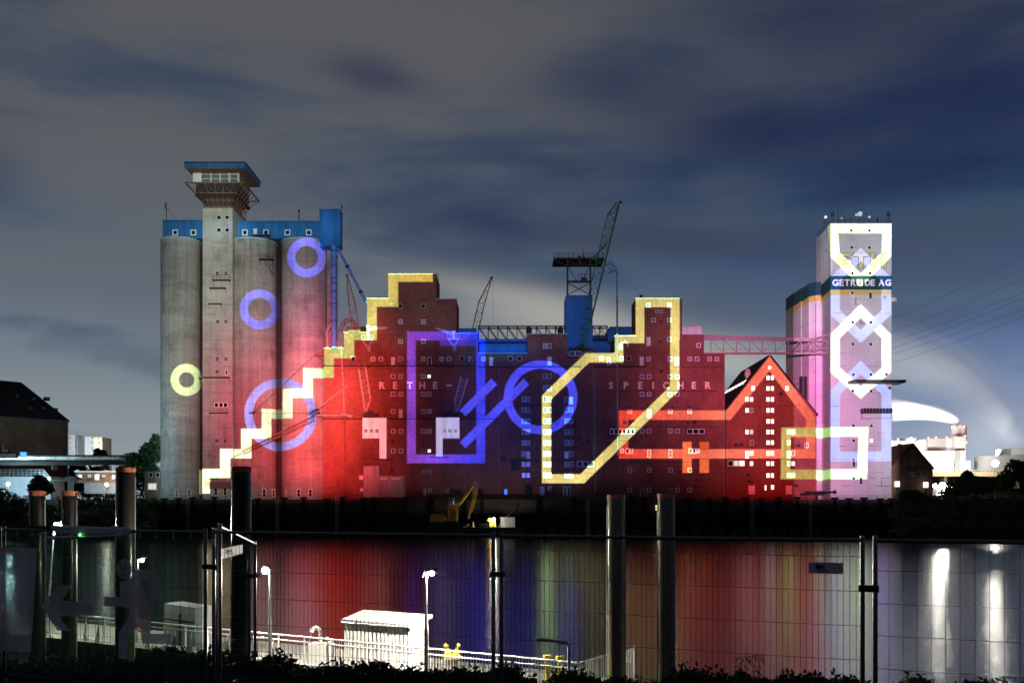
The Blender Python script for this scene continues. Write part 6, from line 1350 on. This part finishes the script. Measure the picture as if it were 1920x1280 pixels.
# tarpaulin and its printed pictograms
def veil(name, c, tr, tl=.25):
    m = bpy.data.materials.new(name); m.use_nodes = True; m.node_tree.nodes.clear(); k = NT(m.node_tree); M[name] = m
    n = k.noise(k.scale(k.n('TexCoord').outputs['Object'], (1.2, 1.2, .5)), 1.3, 5, .6)
    d = k.n('BsdfDiffuse'); k.put(d.inputs[0], k.mix(1, c, k.rng(n, .3, .7, .7, 1.3), 'MULTIPLY')); tb = k.n('BsdfTranslucent'); k.put(tb.inputs[0], c)
    x = k.n('BsdfTransparent'); k.put(x.inputs[0], (.75, .95, .85) if c[1] > c[0] else (.9, .9, .9)); a = k.n('MixShader'); k.put(a.inputs[0], tl); k.put(a.inputs[1], d); k.put(a.inputs[2], tb)
    e_ = k.n('MixShader'); k.put(e_.inputs[0], tr); k.put(e_.inputs[1], a); k.put(e_.inputs[2], x); o = k.n('OutputMaterial'); k.put(o.inputs[0], e_)
veil('green_tarp', (.010, .032, .028), .31); veil('print_white', (.62, .56, .66), .13, .05); veil('print_red', (.35, .03, .02), .2)
TP = thing('tarpaulin_banner', 'dark green see-through tarpaulin printed with pale exit pictogram figure, arrow and door', 'banner', (*fp_(190).xy, ZB))
def tq(px, py, o=.03):
    a = fp_(px) ; Y = a.y; v = Vector((a.x, a.y, wz(py, Y))); return v + fnm * o
a, c = fp_(2), fp_(383); b = MB(); N_ = 28; rw = random.Random(5); rowsz = 9
for j in range(rowsz):
    for i in range(N_ + 1):
        q = a.lerp(c, i / N_) + fnm * (.030 + .009 * math.sin(i * 1.9 + j * .7) * math.sin(i * .37 + 1 + j * .2)); b.v.append((q.x, q.y, ZB + .02 + (ZT - .05 - ZB) * j / (rowsz - 1)))
for j in range(rowsz - 1):
    for i in range(N_): b.f.append((j * (N_ + 1) + i, j * (N_ + 1) + i + 1, (j + 1) * (N_ + 1) + i + 1, (j + 1) * (N_ + 1) + i)); b.mi.append(0)
b.build('tarpaulin', 'green_tarp', TP, True)
for i in range(13):
    q = fp_(2).lerp(fp_(383), (i + .3) / 13) + fnm * .03; MB().bar((q.x, q.y, ZT - .085), (q.x, q.y, ZT + .005), .005, 4).ball((q.x, q.y, ZT - .09), .014, 6).build('cable_tie', 'cornice', TP)
def printed(name, pts, mt='print_white', o=.042): return MB().add([tq(x, y, o) for x, y in pts], [tuple(range(len(pts)))[::-1]]).build(name, mt, TP)
printed('door_mark', [(5, 1025), (75, 1027), (63, 1220), (3, 1218)])
printed('arrow_mark', [(84, 1133), (114, 1096), (142, 1096), (120, 1125), (181, 1128.6), (180.7, 1155), (115, 1153), (138, 1181.6), (111.6, 1180.5)])
printed('running_figure', [(200.6, 1117), (229.7, 1118), (229.7, 1090), (250.5, 1084), (258, 1067), (295.8, 1067), (309.6, 1112.7), (295, 1118.6), (284.4, 1088), (268.6, 1088), (286.6, 1144.4), (286.6, 1186), (325, 1187), (324.4, 1206), (271.3, 1204.5), (268.6, 1170.6), (242.8, 1189), (243.3, 1233.6), (227.5, 1232.5), (227.5, 1183.8), (250.5, 1151), (250.5, 1136.7), (200, 1135)])
printed('figure_head', [(237.4 + 14 * math.cos(a_), 1065.6 - 18.5 * math.sin(a_)) for a_ in np.linspace(0, 2 * math.pi, 25)[:-1]])
b = MB()
def stroke(pts, w=.0035): b.path([tq(x, y, .046) for x, y in pts], w, 4)
for ex in (231.5, 240): stroke([(ex + 1.8 * math.cos(a_), 1062 - 3.8 * math.sin(a_)) for a_ in np.linspace(0, 2 * math.pi, 11)]); stroke([(ex - 2.6, 1057), (ex, 1053.5), (ex + 2.6, 1057)])
stroke([(236, 1064), (233.5, 1071), (237, 1072.5)]); stroke([(229, 1073), (233, 1077), (239, 1077), (245, 1071)], .005); stroke([(234, 1079.5), (240, 1078)])
b.build('face_drawing', 'print_red', TP)
# grey tubes lying along the top rail
t = thing('tube_bundle', 'two grey tubes with bracket hung along top of the tarpaulin panel', 'pipe', (*fp_(180).xy, ZT))
def tz_(px, py, o=.07): return tq(px, py, o)
MB().bar(tz_(108, 988), tz_(246, 994), .033, 10).bar(tz_(118, 996), tz_(246, 998), .03, 10).build('upper_tube', 'sign_grey', t, True); MB().bar(tz_(97, 1008), tz_(232, 1003.5), .024, 10).build('lower_tube', 'steel', t, True)
b = MB().bar(tz_(244, 988), tz_(244, 1000), .05, 8).bar(tz_(224, 985), tz_(224, 997), .045, 8).bar(tz_(230, 1004), tz_(245, 999), .04, 8); b.build('bracket', 'sign_grey', t)
MB().ball(tz_(163, 1002, .11), .018).build('indicator_light', 'green_lamp', t)
MB().bar(tz_(30, 985), tz_(120, 990), .02, 8).build('cable_loom', 'rubber', t)
# boards with a crocodile emblem wired to the mesh
def board(label, A_, ux, w, h, z, nrm, parent_name='mesh_board'):
    t = thing('mesh_board', label, 'sign', (*A_.xy, z)); n_ = Vector((ux.y, -ux.x, 0)).normalized(); 
    if n_.dot(-A_) < 0: n_ = -n_
    def P_(u_, v_, d_=0): q = A_ + ux * (u_ * w) + n_ * (.02 + d_); return (q.x, q.y, z - v_ * h)
    MB().add([P_(0, 0), P_(1, 0), P_(1, 1), P_(0, 1), P_(0, 0, -.006), P_(1, 0, -.006), P_(1, 1, -.006), P_(0, 1, -.006)], [(3, 2, 1, 0), (4, 5, 6, 7), (0, 1, 5, 4), (1, 2, 6, 5), (2, 3, 7, 6), (3, 0, 4, 7)]).build('plate', 'sign_grey', t)
    cr = [(.20, .10), (.24, .06), (.26, .22), (.36, .26), (.46, .20), (.48, .30), (.40, .36), (.47, .42), (.46, .50), (.36, .48), (.28, .52), (.40, .56), (.54, .55), (.40, .62), (.26, .60), (.18, .52), (.14, .40), (.20, .46), (.21, .30)]
    MB().add([P_(x, y, .002) for x, y in cr], [tuple(range(len(cr)))]).build('crocodile_emblem', 'sign_ink', t)
    q = MB()
    rr = random.Random(3); x = .24
    while x < .54: w2 = rr.uniform(.012, .03); q.add([P_(x, .66, .002), P_(x + w2, .66, .002), P_(x + w2, .76, .002), P_(x, .76, .002)], [(0, 1, 2, 3)]); x += w2 + .008
    x = .24
    while x < .95: w2 = rr.uniform(.01, .03); q.add([P_(x, .90, .002), P_(x + w2, .90, .002), P_(x + w2, .95, .002), P_(x, .95, .002)], [(0, 1, 2, 3)]); x += w2 + .012
    q.build('small_print', 'sign_ink', t, kind='stuff')
    for u_ in (.02, .98): MB().bar(P_(u_, .5, -.02), P_(u_, .5, .004), .006, 6).build('screw', 'rubber', t)
a = fp_(1517); w_ = (fp_(1581) - a).length; board('pale board with crocodile emblem on the right-centre mesh panel', a, fdir, w_, 20.5 * a.y / F, wz(1053, a.y), None)
dq = (pb - pa).normalized(); a = pa + dq * .35; ln_ = 0
t0_ = (411 - 960) / F; s1 = (t0_ * pa.y - pa.x) / (dq.x - t0_ * dq.y); t1_ = (453 - 960) / F; s2 = (t1_ * pa.y - pa.x) / (dq.x - t1_ * dq.y); a = pa + dq * s1
board('dim board with crocodile emblem on the side panel running down the bank', a, dq, s2 - s1, 19 * a.y / F, wz(1029, a.y), None)
o = MB().bar(tq(403, 1010, .03), tq(403.4, 1022, .03), .03, 4).build('paper_tag', 'cornice'); tag(o, 'small pale tag hanging beside the upper end of the side panel', 'tag')

# plants along the bank
rb = random.Random(11)
prof_px = [(-200, 1225), (0, 1222), (100, 1228), (220, 1222), (300, 1212), (380, 1210), (430, 1212), (480, 1222), (560, 1234), (610, 1236), (650, 1238), (700, 1228), (745, 1252), (800, 1236), (840, 1244), (900, 1250), (960, 1244), (1000, 1258), (1060, 1252), (1130, 1264), (1200, 1264), (1300, 1252), (1400, 1252), (1500, 1264), (1560, 1258), (1600, 1258), (1650, 1280), (1710, 1272), (1800, 1266), (1900, 1276), (2100, 1270)]
def top_px(x): return 13 + float(np.interp(x, [p_[0] for p_ in prof_px], [p_[1] for p_ in prof_px]))
def undergrowth(name, n, leaf, y0, y1, hmin, leafsz, seed):
    rr = random.Random(seed); b = MB()
    for i in range(n):
        px = rr.uniform(-150, 2060); Y = rr.uniform(y0, y1); zt_ = wz(top_px(px) + (abs(rr.gauss(0, 11)) if rr.random() > .06 else -rr.uniform(0, 16)) + 11 * math.sin(px * .045) * math.sin(px * .013 + 1), Y); zg = float(np.interp(Y, [p_[0] for p_ in prof], [p_[1] for p_ in prof]))
        x = wx(px, Y); h_ = zt_ - zg
        if h_ < .1: continue
        tip = Vector((x + rr.uniform(-.1, .1), Y + rr.uniform(-.1, .1), zt_)); bs = Vector((x, Y, max(zg, zt_ - 1.1)))
        d = Vector((rr.uniform(-1, 1), rr.uniform(-1, 1), 0)).normalized() * .006
        b.add([bs - d, bs + d, tip], [(0, 1, 2)])
        for j in range(rr.randint(7, 13)):
            s_ = 1 - (rr.random() ** 1.6) * .75; c = bs.lerp(tip, s_); out_ = Vector((rr.gauss(0, 1), rr.gauss(0, 1), rr.uniform(.1, 1.1))).normalized(); sz = leafsz * rr.uniform(.6, 1.5); sd = out_.cross(Vector((rr.random(), rr.random(), rr.random()))).normalized() * sz * .28
            b.add([c, c + out_ * sz * .5 + sd, c + out_ * sz, c + out_ * sz * .5 - sd], [(0, 1, 2, 3)])
    return b.build(name, leaf, kind='stuff')
M['undergrowth'] = mat('undergrowth_leaves', (.035, .045, .014), .75, nscale=3, var=.5, spec=.1)
undergrowth('undergrowth', 5600, 'undergrowth', 13.4, 16.5, .3, .075, 4)
q = MB()
for x in np.arange(-11, 11, .35): q.add([(x, 13.2 + .3 * math.sin(x * 3), 3.6), (x + .4, 13.2 + .3 * math.sin(x * 3 + 1), 3.6), (x + .4, 14.6, wz(1268, 14.6)), (x, 14.6, wz(1268 + 6 * math.sin(x * 5), 14.6))], [(0, 1, 2, 3)])
t = thing('flowering_weed', 'tall drooping yellow flowered weed in front of the grey reflections', 'plant', (wx(1405, 13), 13, 4.4))
rr = random.Random(2)
for bx, tx, ty in ((1400, 1398, 1229), (1408, 1417, 1227), (1380, 1384, 1246), (1425, 1424, 1240)):
    Y = 13 + rr.uniform(-.2, .2); bs = Vector((wx(bx, Y), Y, 4.4)); tip = W3(tx, ty, Y); MB().bar(bs, tip, .008, 5, .004).build('stem', 'leaf', t); b = MB()
    for j in range(26):
        s_ = .35 + .6 * j / 26; c = bs.lerp(tip, s_); a_ = j * 2.4; o_ = Vector((math.cos(a_), math.sin(a_), rr.uniform(.0, .35))) * .085 * (1.25 - s_ * .5); dn = Vector((0, 0, -.03)); sd = Vector((-math.sin(a_), math.cos(a_), 0)) * .010
        b.add([c, c + o_ * .5 + sd, c + o_ + dn, c + o_ * .5 - sd], [(0, 1, 2, 3)])
    b.build('leaf_whorl', 'leaf', t)
    if ty < 1235:
        f = MB()
        for j in range(5):
            a_ = rr.uniform(-1.2, 1.2) + (math.pi if j % 2 else 0); e_ = tip + Vector((math.cos(a_) * .09, math.sin(a_) * .05, -.005 - .02 * j)); f.bar(tip, e_, .003, 4)
            for k_ in range(7): g_ = e_ + Vector((math.cos(a_) * .012 * k_, rr.uniform(-.01, .01), -.004 * k_ * k_ * .35)); f.ball(g_, .009, 6)
        f.build('flower_head', 'leaf_autumn', t)
